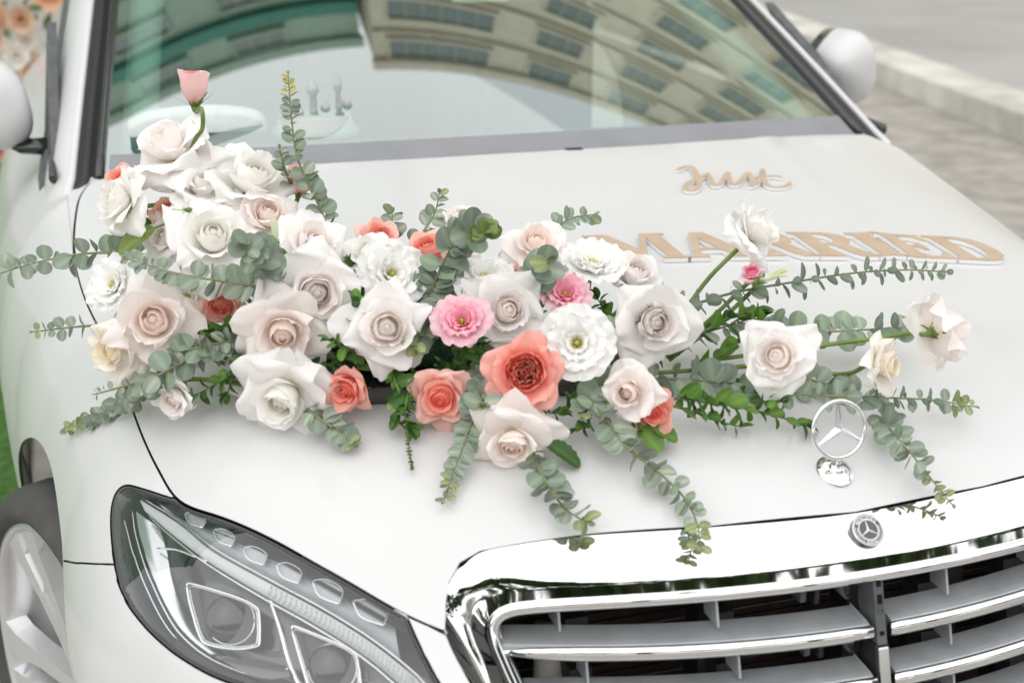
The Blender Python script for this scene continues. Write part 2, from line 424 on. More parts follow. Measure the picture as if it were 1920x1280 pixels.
# ---------------------------------------------------------------- wheels
def wheel(sg, steer):
    w_ = empty('wheel', (0, 0, 0), parent=car)
    def lathe(prof, n=72):
        V = []; F = []
        for i in range(n):
            a = 2*math.pi*i/n
            for (x, r) in prof: V.append(Vector((x, r*math.cos(a), r*math.sin(a))))
        m_ = len(prof)
        for i in range(n):
            for j in range(m_-1):
                F.append((i*m_+j, ((i+1) % n)*m_+j, ((i+1) % n)*m_+j+1, i*m_+j+1))
        return V, F
    # local: outer face toward -x
    ty = meshobj('tyre', *lathe([(-.095, .280), (-.108, .283), (-.118, .293), (-.1205, .303), (-.1185, .3045), (-.1185, .309), (-.117, .3095), (-.112, .322), (-.098, .331), (-.085, .334), (-.047, .336), (-.044, .330), (-.038, .330), (-.035, .336), (.035, .336), (.038, .330), (.044, .330), (.047, .336), (.085, .334), (.112, .322), (.12, .30), (.1, .28)]), 'rubber', w_)
    meshobj('rim', *lathe([(-.10, .284), (-.109, .281), (-.108, .273), (-.096, .268), (-.07, .260), (-.01, .25), (.08, .235), (.09, .28)]), 'alloy', w_)
    meshobj('brake_disc', *lathe([(-.02, .06), (-.02, .175), (.0, .175)]), 'satin_chrome', w_)
    meshobj('barrel_back', *lathe([(.03, .0), (.03, .25)]), 'dark_void', w_)
    meshobj('hub', *lathe([(-.088, .0), (-.088, .03), (-.075, .045), (-.05, .055), (-.02, .06)]), 'alloy', w_)
    for k in range(10):
        a = 2*math.pi*k/10 + (R(9) if k % 2 else -R(9)) + R(6)
        ca, sa = math.cos(a), math.sin(a)
        V = []; F = []
        for i, (r0, wd, x) in enumerate([(.035, .020, -.078), (.10, .017, -.082), (.17, .018, -.090), (.235, .028, -.100), (.270, .040, -.103)]):
            for (s, dx) in ((-1, .03), (-.75, 0), (.75, 0), (1, .03)):
                V.append(Vector((x+dx, r0*ca - s*wd*sa, r0*sa + s*wd*ca)))
            if i:
                b = 4*(i-1)
                for j in range(3): F.append((b+j, b+j+1, b+j+5, b+j+4))
        o = meshobj('spoke', V, F, 'alloy', w_, False)
    w_.location = (sg*.812, WY, WZ)
    w_.rotation_euler = (0, 0, (0 if sg < 0 else math.pi)+steer)
    return w_
wheel(-1, R(21)); wheel(1, R(21))
# ---------------------------------------------------------------- grille
gr = empty('grille', (0, .16, .7), parent=car); gr.matrix_parent_inverse = Matrix(); GO = Vector((0, .16, .7))
def gl(name, VF, m, parent=gr, smooth=True):
    return meshobj(name, [v-GO for v in VF[0]], VF[1], m, parent, smooth)
def gy(x, z): return .161 + .31*(z-.712) + .47*x*x
def GP(x, z, dy=0):
    k = (x/.4)**2; return Vector((x*(1+.011*k), gy(x, z)+dy-.014*k, z+.0084*k))
# chrome bead round the opening (x, z)
bead_half = [(0, .7745), (.12, .7735), (.25, .770), (.34, .7655), (.395, .7605), (.420, .754), (.432, .742), (.434, .725), (.428, .70), (.414, .66), (.398, .61), (.38, .56), (.362, .51)]
bead = [(-x, z) for x, z in bead_half[::-1]] + bead_half[1:]
bp = smooth_path([(x, 0, z) for x, z in bead], 6)
bead3 = [GP(p.x, p.z, -.006) for p in bp]
bead3 = [GP(p.x*.982, .70+(p.z-.70)*.90 if p.z > .70 else p.z, -.006) for p in bp]
V, F = tube(bead3, .0068, 12, True, (1, 1.2), (0, 0, 1)); gl('chrome_bead', (V, F), 'chrome')
# thin inner lip
bi = [GP(p.x*.966, .70+(p.z-.70)*.80 if p.z > .70 else p.z, .010) for p in bp]
V, F = tube(bi, .0055, 8, True); gl('inner_lip', (V, F), 'satin_chrome')
# broad mirror-bright band between bonnet and bead
band_o = [(x, y, H(x, y+.004)-.0025) for x, y in [(0, .2255), (.177, .2355), (.315, .2535), (.40, .2645), (.436, .267)]]
for (px, py, y) in [(866, 1060, .267), (841, 1069, .266), (829, 1089, .260), (823, 1118, .254), (822, 1157, .248), (838, 1215, .244), (866, 1254, .242), (900, 1302, .240), (950, 1370, .235), (990, 1450, .232)]:
    p = on(px, py, 'y', y); band_o.append((-p.x, p.y, p.z-.0015))
band_i = [tuple(GP(x, z, -.002)) for x, z in [(0, .788), (.12, .787), (.25, .7835), (.345, .779), (.400, .7735), (.430, .765), (.445, .750), (.4475, .735), (.447, .725), (.437, .69), (.428, .66), (.412, .61), (.394, .56), (.385, .535), (.375, .51)]]
bo = smooth_path([(-x, y, z) for x, y, z in band_o[::-1]]+band_o[1:], 5); bi_ = smooth_path([(-x, y, z) for x, y, z in band_i[::-1]]+band_i[1:], 5)
V = []; F = []
NB = 12
for i, (a, b) in enumerate(zip(bo, bi_)):
    # b: foot of the sloping face; then a near-upright face down to the bead
    kz = .0084*(b.x/.4)**2; zz = b.z-kz; e = GP(b.x*.972/(1+.011*(b.x/.4)**2), .70+(zz-.70)*.76 if zz > .70 else zz, -.006); fwd = Vector((b.x, e.y+.0078+.002*(b.x/.4)**2, b.z))
    for j in range(NB+1):
        if j <= 7:
            t = j/7; p = a.lerp(fwd, t)+Vector((0, -.0025, .0025))*math.sin(math.pi*t)
        else:
            t = (j-7)/(NB-7); p = fwd.lerp(e, t)
        V.append(p)
    if i:
        k = (i-1)*(NB+1)
        for j in range(NB): F.append((k+j, k+j+1, k+j+NB+2, k+j+NB+1))
band = gl('chrome_surround', (V, F), 'chrome')
# slats: each side curves back from the spine
def slat(z, sg, xend):
    N = 16; xs = [.014+(xend-.014)*i/N for i in range(N+1)]
    V = []; F = []
    prof = [(.036, .0065), (.004, .0045), (-.004, .003), (-.005, -.008), (.0, -.011), (.034, .001)]
    for i, x in enumerate(xs):
        e = min(1, (xend-x)/.05+.25)
        for (dy, dz) in prof: V.append(GP(sg*x, z, 0)+Vector((0, dy, dz*(.6+.4*e))))
        if i:
            k = (i-1)*6
            for j in range(6): F.append((k+j, k+(j+1) % 6, k+6+(j+1) % 6, k+6+j))
    F.append(tuple(range(6))); F.append(tuple(range(len(V)-6, len(V))))
    s = gl('slat', (V, F), 'slat_grey', gr, False); bevel(s, .0015, 2)
    pts = [GP(sg*x, z-.005, -.006) for x in [.012+(xend-.012)*i/N for i in range(N+1)]]
    rad = [.0088]*(N-2)+[.008, .0062, .003]
    V, F = tube(pts, rad, 10, True, (1, .75)); gl('chrome_strip', (V, F), 'chrome')
for z in (.712, .656, .600, .545):
    for sg in (-1, 1):
        slat(z, sg, .418-(.712-z)*.45)
# vertical fins between the slats
for zi, (z0, z1) in enumerate(((.724, .768), (.668, .707), (.612, .651), (.556, .595))):
    for x in (-.355, -.185, .10, .235, .33) if zi == 0 else (-.33, -.165, .10, .235, .33):
        p = GP(x, (z0+z1)/2, .035); s = .39
        V, F = [], []
        for (z, sh) in ((z0, -.0), (z1, .0)):
            yy = gy(x, z)
            for dy in (.006, .040):
                for dx in (-.0014, .0014): V.append(Vector((x+dx, yy+dy, z)))
        F = [(0, 1, 3, 2), (4, 6, 7, 5), (0, 4, 5, 1), (2, 3, 7, 6), (0, 2, 6, 4), (1, 5, 7, 3)]
        gl('fin', (V, F), 'slat_grey', gr, False)
        V2 = [v+Vector((.012, .062, 0)) + (Vector((.012, 0, 0)) if i in (1, 3, 5, 7) else Vector((-.012, 0, 0))) for i, v in enumerate(V)]
        gl('rear_fin', (V2, F), 'black_plastic', gr, False)
# centre spine: black upper holder with sockets, chrome lower cover
V, F = [], []
def spine_box(z0, z1, hw, y0, y1):
    V = []
    for z in (z0, z1):
        for dy in (y0, y1):
            for dx in (-hw, hw): V.append(Vector((dx, gy(0, z)+dy, z)))
    return V, [(0, 1, 3, 2), (4, 6, 7, 5), (0, 4, 5, 1), (2, 3, 7, 6), (0, 2, 6, 4), (1, 5, 7, 3)]
s = gl('spine', spine_box(.692, .764, .0062, -.008, .03), 'grey_plastic', gr, False); bevel(s, .001)
for z0, z1 in ((.756, .762), (.737, .747), (.703, .707)):
    gl('spine_slot', spine_box(z0, z1, .0028, -.0092, -.006), 'dark_void', gr, False)
V, F = tube([GP(0, .728, -.0085)+Vector((math.cos(a)*.0035, 0, math.sin(a)*.005)) for a in [2*math.pi*k/12 for k in range(13)]], .0009, 6); gl('spine_ring', (V, F), 'grey_plastic')
s = gl('spine_cover', spine_box(.50, .6905, .0068, -.0105, .02), 'satin_chrome', gr, False); bevel(s, .002, 3)
s = gl('spine_back', spine_box(.50, .6915, .0085, -.006, .03), 'black_plastic', gr, False)
# round sensor pods beside the spine
def ycyl(c, r, y0, y1, n=20):
    V = []; F = []
    for y in (y0, y1):
        for k in range(n): a = 2*math.pi*k/n; V.append(Vector((c[0]+r*.55*math.cos(a), c[1]+y, c[2]+r*math.sin(a))))
    for k in range(n): F.append((k, (k+1) % n, n+(k+1) % n, n+k))
    F.append(tuple(range(n-1, -1, -1))); F.append(tuple(range(n, 2*n))); return V, F
for z in (.7435, .6845):
    p = GP(-.021, z, .022); gl('sensor_pod', ycyl(p, .0155, 0, .05), 'grey_plastic')
    gl('sensor_face', ycyl(p, .0115, -.002, .004), 'black_plastic')
    gl('bracket', box(p.x-.062, p.x-.012, p.y+.02, p.y+.05, z-.004, z+.003), 'black_plastic', gr, False)
    gl('bracket', box(p.x-.055, p.x-.048, p.y+.01, p.y+.05, z-.016, z+.016), 'grey_plastic', gr, False)
    gl('bracket', box(p.x-.04, p.x-.034, p.y+.005, p.y+.045, z-.018, z+.0), 'black_plastic', gr, False)
    for dx in (.035, .05): gl('bracket', tube([p+Vector((dx, .04, -.014)), p+Vector((dx+.02, .03, .016))], .0025, 6), 'grey_plastic')
# cooling pack deep behind
gl('cooling_core', box(-.42, .42, .38, .40, .44, .80), 'radiator', gr, False)
for k in range(26):
    z = .47+k*.0125; gl('core_fin', box(-.41, .41, .3765, .379, z, z+.0018), 'radiator' if k % 3 else 'grey_plastic', gr, False)
for x in (-.31, -.14, .06, .2, .30): gl('core_support', box(x-.012, x+.012, .30, .34, .44, .80), 'black_plastic', gr, False)
gl('corrugated_hose', tube([(-.338, .315, .50), (-.336, .315, .68)], .020, 12), 'concrete')
gl('grille_cavity', join([box(-.50, .50, .42, .425, .42, .84), box(-.435, -.43, .30, .42, .42, .78), box(.43, .435, .30, .42, .42, .78), box(-.43, .43, .29, .42, .772, .776)]), 'dark_void', gr, False)

# lower bumper centre with its air intake, below the frame
V = []; F = []; NX = 24
for i in range(NX+1):
    x = -.47+.94*i/NX
    for (y, z) in ((gy(x, .50)+.02, .505), (gy(x, .50)-.02, .50), (.055+.42*x*x, .47), (.035+.42*x*x, .40), (.035+.42*x*x, .36), (.10+.42*x*x, .352), (.10+.42*x*x, .23), (.04+.42*x*x, .222), (.06+.42*x*x, .17)): V.append(Vector((x, y, z)))
    if i:
        for j in range(8): k = (i-1)*9+j; F.append((k, k+9, k+10, k+1))
lb = meshobj('bumper_centre', V, F, 'paint', car, False); bevel(lb, .006, 2)
meshobj('air_intake', *box(-.40, .40, .155, .17, .235, .35), 'dark_void', car, False)
# ---------------------------------------------------------------- flat badge on the surround
BC = Vector((0, .1995, .8085)); bn = Vector((0, -.68, .73)).normalized()
bx_ = Vector((1, 0, 0)); by_ = bn.cross(bx_).normalized()
bd = empty('bonnet_badge', BC, parent=car)
def bpt(r, a, h=0): return bx_*r*math.sin(a) + by_*r*math.cos(a) + bn*h
def bdisc(r, h0, h1, n=48, r2=None):
    r2 = r2 or r; V = [bpt(r, 2*math.pi*k/n, h0) for k in range(n)] + [bpt(r2, 2*math.pi*k/n, h1) for k in range(n)]
    return V, [(k, n+k, n+(k+1) % n, (k+1) % n) for k in range(n)] + [tuple(range(2*n-1, n-1, -1))]
def bring(r, t, h, n=48): return tube([bpt(r, 2*math.pi*k/n, h) for k in range(n+1)], t, 6, False)
BR = .0192
meshobj('badge_disc', *bdisc(BR, -.006, .0035, 48, BR*.98), 'badge_grey', bd, False)
meshobj('badge_rim', *bring(BR*.97, .0009, .0035), 'satin_chrome', bd)
meshobj('badge_ring', *bring(BR*.62, .0007, .004), 'acrylic_white', bd)
meshobj('badge_outer_line', *bring(BR*.90, .0004, .004), 'acrylic_white', bd)
def star3(R0, hub, h0, h1, rim=.04):
    V = []; F = []
    for k in range(3):
        a = 2*math.pi*k/3; b = len(V)
        tip, tipw = R0, R0*rim
        V += [bpt(hub, a-math.pi/3, h0), bpt(R0, a-rim, h0), bpt(R0, a+rim, h0), bpt(hub, a+math.pi/3, h0), bpt(R0, a, h0+(h1-h0)*.5), bpt(0, 0, h1)]
        F += [(b, b+1, b+4, b+5), (b+5, b+4, b+2, b+3), (b+1, b+2, b+4)]
    return V, F
meshobj('badge_star', *star3(BR*.62, BR*.085, .0036, .0052, .03), 'acrylic_white', bd, False)
def ring_text(s, r, size, mid, flip, parent, m):
    VV = []; FF = []
    wds = {'M': .95, 'I': .4, '-': .5}
    tot = sum(wds.get(c, .78) for c in s); pos = -tot/2
    for ch in s:
        wd = wds.get(ch, .78); cc = (pos+wd/2)*size/r; pos += wd
        cu = bpy.data.curves.new('t', 'FONT'); cu.body = ch; cu.size = size*1.25; cu.align_x = 'CENTER'; cu.offset = size*.018
        ob = bpy.data.objects.new('t', cu); me = bpy.data.meshes.new_from_object(ob)
        a = mid+(-cc if flip else cc)
        for p in me.polygons: FF.append(tuple(i+len(VV) for i in p.vertices))
        for v in me.vertices:
            lx, ly = v.co.x, v.co.y-size*.43
            rad = Vector((math.sin(a), math.cos(a))); tan = Vector((math.cos(a), -math.sin(a)))
            if flip: q = rad*(r-ly) - tan*lx*-1*-1 if False else rad*(r-ly) + (-tan)*lx
            else: q = rad*(r+ly) + tan*lx
            VV.append(bx_*q.x+by_*q.y+bn*.0042)
        bpy.data.objects.remove(ob); bpy.data.meshes.remove(me); bpy.data.curves.remove(cu)
    return meshobj('badge_lettering', VV, FF, m, parent, False)
ring_text('MERCEDES', BR*.76, .0046, 0, False, bd, 'acrylic_white')
ring_text('BENZ', BR*.76, .0046, math.pi, True, bd, 'acrylic_white')
for sg in (-1, 1):      # laurel sprays at both sides
    VV, FF = [], []
    for k in range(9):
        a = sg*R(78+k*8.2)
        for rr, da in ((.70, 0), (.82, .04)):
            c0 = bpt(BR*rr, a+da, .0041); b = len(VV); t = bpt(1, a+R(90), 0)*sg; n_ = bpt(1, a, 0)
            d1 = (t+n_*(.5 if rr > .75 else -.4)).normalized(); d2 = bn.cross(d1)
            VV += [c0-d1*.0013, c0+d2*.0005, c0+d1*.0013, c0-d2*.0005]; FF.append((b, b+1, b+2, b+3))
    meshobj('laurel', VV, FF, 'acrylic_white', bd, False)

# ---------------------------------------------------------------- standing ornament
OB = onH(1565, 884); on_ = empty('bonnet_ornament', OB, parent=car)
hn = Vector((0, -(H(0, OB.y+.01)-H(0, OB.y-.01))/.02, 1)).normalized()
q_ = hn.to_track_quat('Z', 'Y').to_matrix() @ Matrix.Rotation(0, 3, 'Z')
def orn_lathe(prof, n=40):
    V = []; F = []; m_ = len(prof)
    for i in range(n):
        a = 2*math.pi*i/n
        for r, h in prof: V.append(q_ @ Vector((r*math.cos(a), r*math.sin(a)*1.12, h)))
    for i in range(n):
        for j in range(m_-1): F.append((i*m_+j, ((i+1) % n)*m_+j, ((i+1) % n)*m_+j+1, i*m_+j+1))
    return V, F
meshobj('ornament_base', *orn_lathe([(.0222, -.002), (.0222, .001), (.0205, .003), (.014, .0058), (.0095, .0068)]), 'chrome', on_)
meshobj('ornament_socket', *orn_lathe([(.0096, .0066), (.0088, .0052), (.0078, .0052), (.0076, .0085), (.0058, .0098), (.0042, .010), (.0036, .014)]), 'chrome', on_)
on_up = Vector((-.02, .22, 1)).normalized(); on_fw = Vector((0, -1, .22)).normalized()
RR = .0335; oc = q_ @ Vector((0, 0, .024)) + on_up*RR
meshobj('ornament_stem', *tube([q_ @ Vector((0, 0, .008)), oc-on_up*(RR-.001)], [.0042, .0026], 12), 'chrome', on_)
def opt(r, a, h=0): return oc + Vector((1, 0, 0))*r*math.sin(a) + on_up*r*math.cos(a) + on_fw*h
V, F = tube([opt(RR, 2*math.pi*k/64) for k in range(65)], .0021, 10, False, (1, 1.25), tuple(on_fw)); meshobj('ornament_ring', V, F, 'chrome', on_)
V = []; F = []
for k in range(3):
    a = 2*math.pi*k/3; b = len(V)
    for s in (1, -1):
        V += [opt(.0062, a-math.pi/3, 0), opt(RR, a-.028, 0), opt(RR, a+.028, 0), opt(.0062, a+math.pi/3, 0), opt(RR, a, s*.0006), opt(0, 0, s*.0045)]
    F += [(b, b+1, b+4, b+5), (b+5, b+4, b+2, b+3), (b+6, b+11, b+10, b+7), (b+11, b+9, b+8, b+10)]
meshobj('ornament_star', V, F, 'satin_chrome', on_, False)

# ---------------------------------------------------------------- headlights
HO = S(*cq(450, 1120))
def headlight(sg):
    global ref_out; ref_out = Vector((sg, -.8, .6))
    sf = Sm(sg); h = empty('headlight', (sg*-HO.x*-1 if sg == -1 else -HO.x, HO.y, HO.z), parent=car) if False else empty('headlight', (HO.x if sg == -1 else -HO.x, HO.y, HO.z), parent=car)
    O = Vector(h.location); mir = (lambda v: v) if sg == -1 else (lambda v: Vector((-v.x, v.y, v.z)))
    def add(name, VF, m, smooth=True, parent=h):
        return meshobj(name, [mir(v)-O for v in VF[0]], VF[1], m, parent, smooth)
    def pl(name, poly, step, m, off, inset, thick=0, parent=h):
        o = panel(name, poly, lambda c, q, f=0: mir(S(c, q, f))-O, step, m, parent, thick, inset, sg == 1, off); return o
    def D(px, py, off):       # point behind the lens on the camera's ray to it
        a = cq(px, py); p = S(*a); d = rayd(px, py).normalized(); return p + d*off
    pl('lens', lens_poly, .02, 'lens_glass', -.002, .004)
    pl('lens_frame', lens_poly, .02, 'gloss_black', -.004, .0015)
    fr = h.children[-1]
    # the frame is only a rim: rebuild as a strip between two insets
    me = fr.data; bpy.data.objects.remove(fr)
    pa = inset_poly(resample2(lens_poly, .012), .0015); pb = inset_poly(resample2(lens_poly, .012), .005); n = len(pa)
    V = [S(*p, -.0005) for p in pa]+[S(*p, -.001) for p in pb]+[S(*p, -.03) for p in pb]
    add('lens_frame', (V, [(i, (i+1) % n, n+(i+1) % n, n+i) for i in range(n)]+[(n+i, n+(i+1) % n, 2*n+(i+1) % n, 2*n+i) for i in range(n)]), 'gloss_black')
    # bowl
    pl('bowl', lens_poly, .03, 'housing', -.060, -.004)
    V = [S(*p, -.004) for p in pa]+[S(*p, -.062) for p in pa]
    add('bowl_wall', (V, [(i, (i+1) % n, n+(i+1) % n, n+i) for i in range(n)]), 'housing_dark')
    # upper shelf (pale) between eyebrow and bonnet
    def sheet(name, pts, offs, m, parent=h):
        v = [D(x, y, o) for (x, y), o in zip(pts, offs)] if isinstance(offs, list) else [D(x, y, offs) for x, y in pts]
        c = sum(v, Vector())/len(v); return add(name, (v+[c], [(i, (i+1) % len(v), len(v)) for i in range(len(v))]), m, True, parent)
    def strip(name, A, B, oa, ob, m, n=8, parent=h):
        a = smooth_path([(x, y, 0) for x, y in A], n); b = smooth_path([(x, y, 0) for x, y in B], n); V = []; F = []
        for i, (p, q) in enumerate(zip(a, b)):
            for t in (0, .33, .67, 1):
                r = p.lerp(q, t); bul = .004*math.sin(math.pi*t); V.append(D(r.x, r.y, oa+(ob-oa)*t-bul))
            if i:
                k = 4*(i-1)
                for j in range(3): F.append((k+j, k+j+1, k+j+5, k+j+4))
        return add(name, (V, F), m, True, parent)
    def line(name, pts, off, rad, m, parent=h, n=6, flat=None):
        P = smooth_path([(x, y, 0) for x, y in pts], n); return add(name, tube([D(p.x, p.y, off) for p in P], rad, 8, True, flat), m, True, parent)
    strip('upper_shelf', [(300, 945), (380, 982), (470, 1028), (560, 1072), (650, 1112), (735, 1150)], [(318, 968), (400, 1032), (490, 1082), (590, 1134), (680, 1188), (752, 1240)], .026, .040, 'slat_grey')
    strip('eyebrow_guide', [(262, 936), (330, 978), (400, 1034), (500, 1090), (600, 1144), (690, 1200), (770, 1262), (812, 1305)], [(272, 958), (322, 1000), (392, 1053), (492, 1113), (592, 1169), (682, 1226), (760, 1290), (798, 1328)], .022, .026, 'light_guide')
    line('eyebrow_trim', [(268, 934), (334, 974), (404, 1029), (504, 1085), (604, 1139), (694, 1195), (774, 1257), (815, 1300)], .020, .0010, 'chrome')
    line('eyebrow_trim', [(280, 968), (320, 1004), (388, 1057), (488, 1118), (588, 1174), (678, 1231), (756, 1295)], .022, .0010, 'chrome')
    # ribbing on the lower run of the guide
    V = []; F = []
    for k in range(34):
        t = k/34; i0 = 3.1+t*3.2; A = [(262, 936), (330, 978), (400, 1034), (500, 1090), (600, 1144), (690, 1200), (770, 1262), (812, 1305)]; B = [(272, 958), (322, 1000), (392, 1053), (492, 1113), (592, 1169), (682, 1226), (760, 1290), (798, 1328)]
        a = Vector(A[int(i0)]).lerp(Vector(A[int(i0)+1]), i0 % 1); b = Vector(B[int(i0)]).lerp(Vector(B[int(i0)+1]), i0 % 1)
        v, f = tube([D(*a.lerp(b, .12), .0195), D(*a.lerp(b, .5), .0175), D(*a.lerp(b, .88), .021)], .0009, 5); o = len(V); V += v; F += [tuple(i+o for i in q) for q in f]
    add('guide_ribs', (V, F), 'light_guide')
    # bright reflector leg down the outer side
    strip('outer_reflector', [(255, 958), (262, 1000), (284, 1072), (312, 1135), (345, 1184), (395, 1225), (460, 1254), (503, 1264)], [(300, 990), (312, 1030), (322, 1085), (340, 1140), (368, 1188), (408, 1222), (462, 1246), (505, 1258)], .030, .040, 'satin_chrome')
    line('reflector_edge', [(248, 955), (256, 1005), (278, 1075), (306, 1138), (338, 1188), (388, 1230), (455, 1260), (505, 1270), (540, 1252)], .026, .0010, 'chrome')
    line('reflector_edge', [(222, 935), (236, 985), (258, 1060), (290, 1135), (325, 1190), (375, 1233)], .03, .001, 'chrome')
    line('reflector_edge', [(297, 1028), (330, 1030), (365, 1043), (388, 1052)], .026, .0013, 'chrome')
    # divider
    strip('divider', [(503, 1122), (520, 1175), (536, 1235), (556, 1282), (585, 1320)], [(513, 1128), (531, 1180), (547, 1238), (568, 1284), (600, 1320)], .026, .03, 'chrome', 6)
    # projector pods
    for fr, cen, rad in (([(350, 1096), (362, 1094), (444, 1119), (478, 1136), (486, 1150), (487, 1200), (478, 1212), (437, 1216), (390, 1207), (374, 1190), (356, 1130), (350, 1096)], (432, 1162), 46),
                         ([(546, 1176), (558, 1175), (632, 1205), (662, 1222), (671, 1238), (676, 1290), (664, 1310), (612, 1308), (584, 1296), (566, 1245), (546, 1176)], (624, 1252), 46)):
        pj = empty('projector', (0, 0, 0), parent=h)
        line('pod_frame', fr, .034, .0014, 'chrome', pj, 5)
        line('pod_frame', [(cen[0]+(x-cen[0])*.93, cen[1]+(y-cen[1])*.93) for x, y in fr], .040, .0012, 'satin_chrome', pj, 5)
        sheet('pod_face', fr[:-1], .052, 'housing_dark', pj)
        # glass ball
        c3 = D(*cen, .056); rr = rad/FPX*(c3-CP).length; bm = bmesh.new(); bmesh.ops.create_uvsphere(bm, u_segments=24, v_segments=14, radius=rr)
        V = [v.co + c3 for v in bm.verts]; F = [tuple(v.index for v in f.verts) for f in bm.faces]; bm.free()
        V = [Vector(v) for v in V]; ax = (CP-c3).normalized(); V = [v-ax*((v-c3).dot(ax))*.55 for v in V]
        add('projector_lens', (V, F), 'gloss_black', True, pj)
        line('lens_ring', [(cen[0]+rad*math.cos(a), cen[1]+rad*math.sin(a)) for a in [2*math.pi*k/16 for k in range(17)]], .043, .001, 'satin_chrome', pj, 3)
        if 0: line('lens_glint_ring', [(cen[0]+rad*.62*math.cos(a), cen[1]+rad*.62*math.sin(a)) for a in [2*math.pi*k/16 for k in range(17)]], .034, .0006, 'housing', pj, 3)
    # floor of the pods
    strip('pod_floor', [(385, 1222), (440, 1232), (500, 1242), (540, 1250)], [(410, 1232), (460, 1262), (505, 1272), (545, 1268)], .03, .02, 'housing', 6)
    # six small pods along the shelf
    for (a, b) in (((346, 962), (380, 989)), ((399, 993), (434, 1024)), ((455, 1026), (494, 1059)), ((517, 1057), (559, 1093)), ((585, 1088), (636, 1132)), ((661, 1126), (720, 1172))):
        pd = empty('indicator_pod', (0, 0, 0), parent=h)
        mx = (a[0]+(b[0]-a[0])*.28, a[1]+(b[1]-a[1])*.66)
        line('pod_arc', [a, mx, b], .009, .0012, 'chrome', pd)
        ex = (b[0]+6, b[1]-(b[1]-a[1])*.62); tp = (a[0]+(b[0]-a[0])*.55, a[1]-2)
        sheet('pod_lens', [a, mx, b, ex, tp], .014, 'light_guide' if False else 'slat_grey', pd)
        line('pod_edge', [b, ex, tp, a], .010, .0006, 'satin_chrome', pd)
    return h
headlight(-1)
headlight(1)

# ---------------------------------------------------------------- windscreen and cabin
def rear_y(a): return lerp_tab(REAR[:6], a)
def G(u, v, off=0):
    hw = .785-.10*v; x = u*hw; xb = u*.785
    y0 = 1.412+.15*(abs(xb)/.785)**2.0; z0 = .999-.027*(xb/.785)**2
    y = y0 + v*.86 - .03*v*u*u; z = z0 + .86*(.475*v-.03*v*v)
    n = Vector((.35*u, -.47, .86)).normalized()
    return Vector((x, y, z)) + n*off
def gpatch(name, u0, u1, v0, v1, nu, nv, m, off=0, parent=car):
    V = []; F = []
    for i in range(nu+1):
        for j in range(nv+1): V.append(G(u0+(u1-u0)*i/nu, v0+(v1-v0)*j/nv, off))
    for i in range(nu):
        for j in range(nv): k = i*(nv+1)+j; F.append((k, k+nv+1, k+nv+2, k+1))
    return meshobj(name, V, F, m, parent)
ws = gpatch('windscreen', -1, 1, 0, 1, 48, 24, 'windshield_glass')
mat('cowl_grey', (.25, .255, .268), .62, 0, 0, .4, noise_amt=.06, noise_scale=8)
gpatch('cowl_panel', -.985, .985, -.02, .078, 40, 3, 'cowl_grey', .003, car)
gpatch('black_border', -1, -.965, .085, 1, 2, 16, 'frit', -.004, ws); gpatch('black_border', .965, 1, .085, 1, 2, 16, 'frit', -.004, ws)
gpatch('black_border', -.965, .965, .93, 1, 20, 2, 'frit', -.004, ws)
gpatch('sensor_cover', -.02, .16, .62, .93, 4, 6, 'pale_trim', -.006, ws)
for sg in (-1, 1):
    pil = [G(sg*1.0, v) for v in [k/12 for k in range(13)]]
    # rubber seal, dark channel, painted pillar, black window frame, side by side
    V, F = tube([p+Vector((sg*.006, .002, .004)) for p in pil], .008, 8, True); meshobj('pillar_seal', V, F, 'gloss_black', car)
    lo = [G(sg, -.16)+Vector((sg*.004, .03, -.03)), G(sg, -.06)+Vector((sg*.004, .01, .004))]+pil[:]
    def ribbon(name, A, m, solid=True):
        V = []; F = []; k = len(A)
        for i, p in enumerate(lo):
            for d in A: V.append(p+Vector((sg*d[0], d[1], d[2])))
            if i:
                for j in range(k-1):
                    q = (i-1)*k+j; F.append((q, q+1, q+k+1, q+k))
        return meshobj(name, V, F, m, car)
    ribbon('pillar_channel', [(.010, .004, -.002), (.024, .006, .000), (.026, .007, .006), (.036, .010, .006), (.048, .016, .0)], 'frit')
    ribbon('pillar', [(.047, .015, -.006), (.048, .014, .004), (.052, .017, .009), (.058, .024, .010), (.080, .046, -.003), (.102, .075, -.030), (.114, .100, -.064)], 'paint')
    ribbon('window_frame', [(.113, .100, -.062), (.122, .112, -.064), (.136, .150, -.10), (.140, .20, -.14)], 'grey_plastic')
    V, F = tube([p+Vector((-sg*.050, .06, -.045)) for p in pil], .036, 10, True, (1, 1.3)); meshobj('pillar_lining', V, F, 'pale_trim', car)
    # side glass and sill trim
    q = [Vector((sg*.862, 1.75, .985)), Vector((sg*.868, 3.4, 1.01)), Vector((sg*.72, 3.2, 1.40)), Vector((sg*.74, 2.5, 1.39))]
    meshobj('side_window', q, [(0, 1, 2, 3)], 'side_glass', car, False)
    V, F = tube([(sg*.872, 1.60, .975), (sg*.878, 2.2, .995), (sg*.88, 3.4, 1.015)], .012, 8, True, (1, .6)); meshobj('window_trim', V, F, 'gloss_black', car)
    # black sail panel in front of the mirror
    V = [Vector(p) for p in [(sg*.874, 1.66, .968), (sg*.890, 1.92, .985), (sg*.866, 2.14, 1.20), (sg*.872, 1.90, 1.10)]]
    V += [v+Vector((-sg*.02, .01, 0)) for v in V]
    meshobj('sail_panel', V, [(0, 1, 2, 3), (4, 7, 6, 5), (0, 4, 5, 1), (1, 5, 6, 2), (2, 6, 7, 3), (3, 7, 4, 0)], 'grey_plastic', car, False)
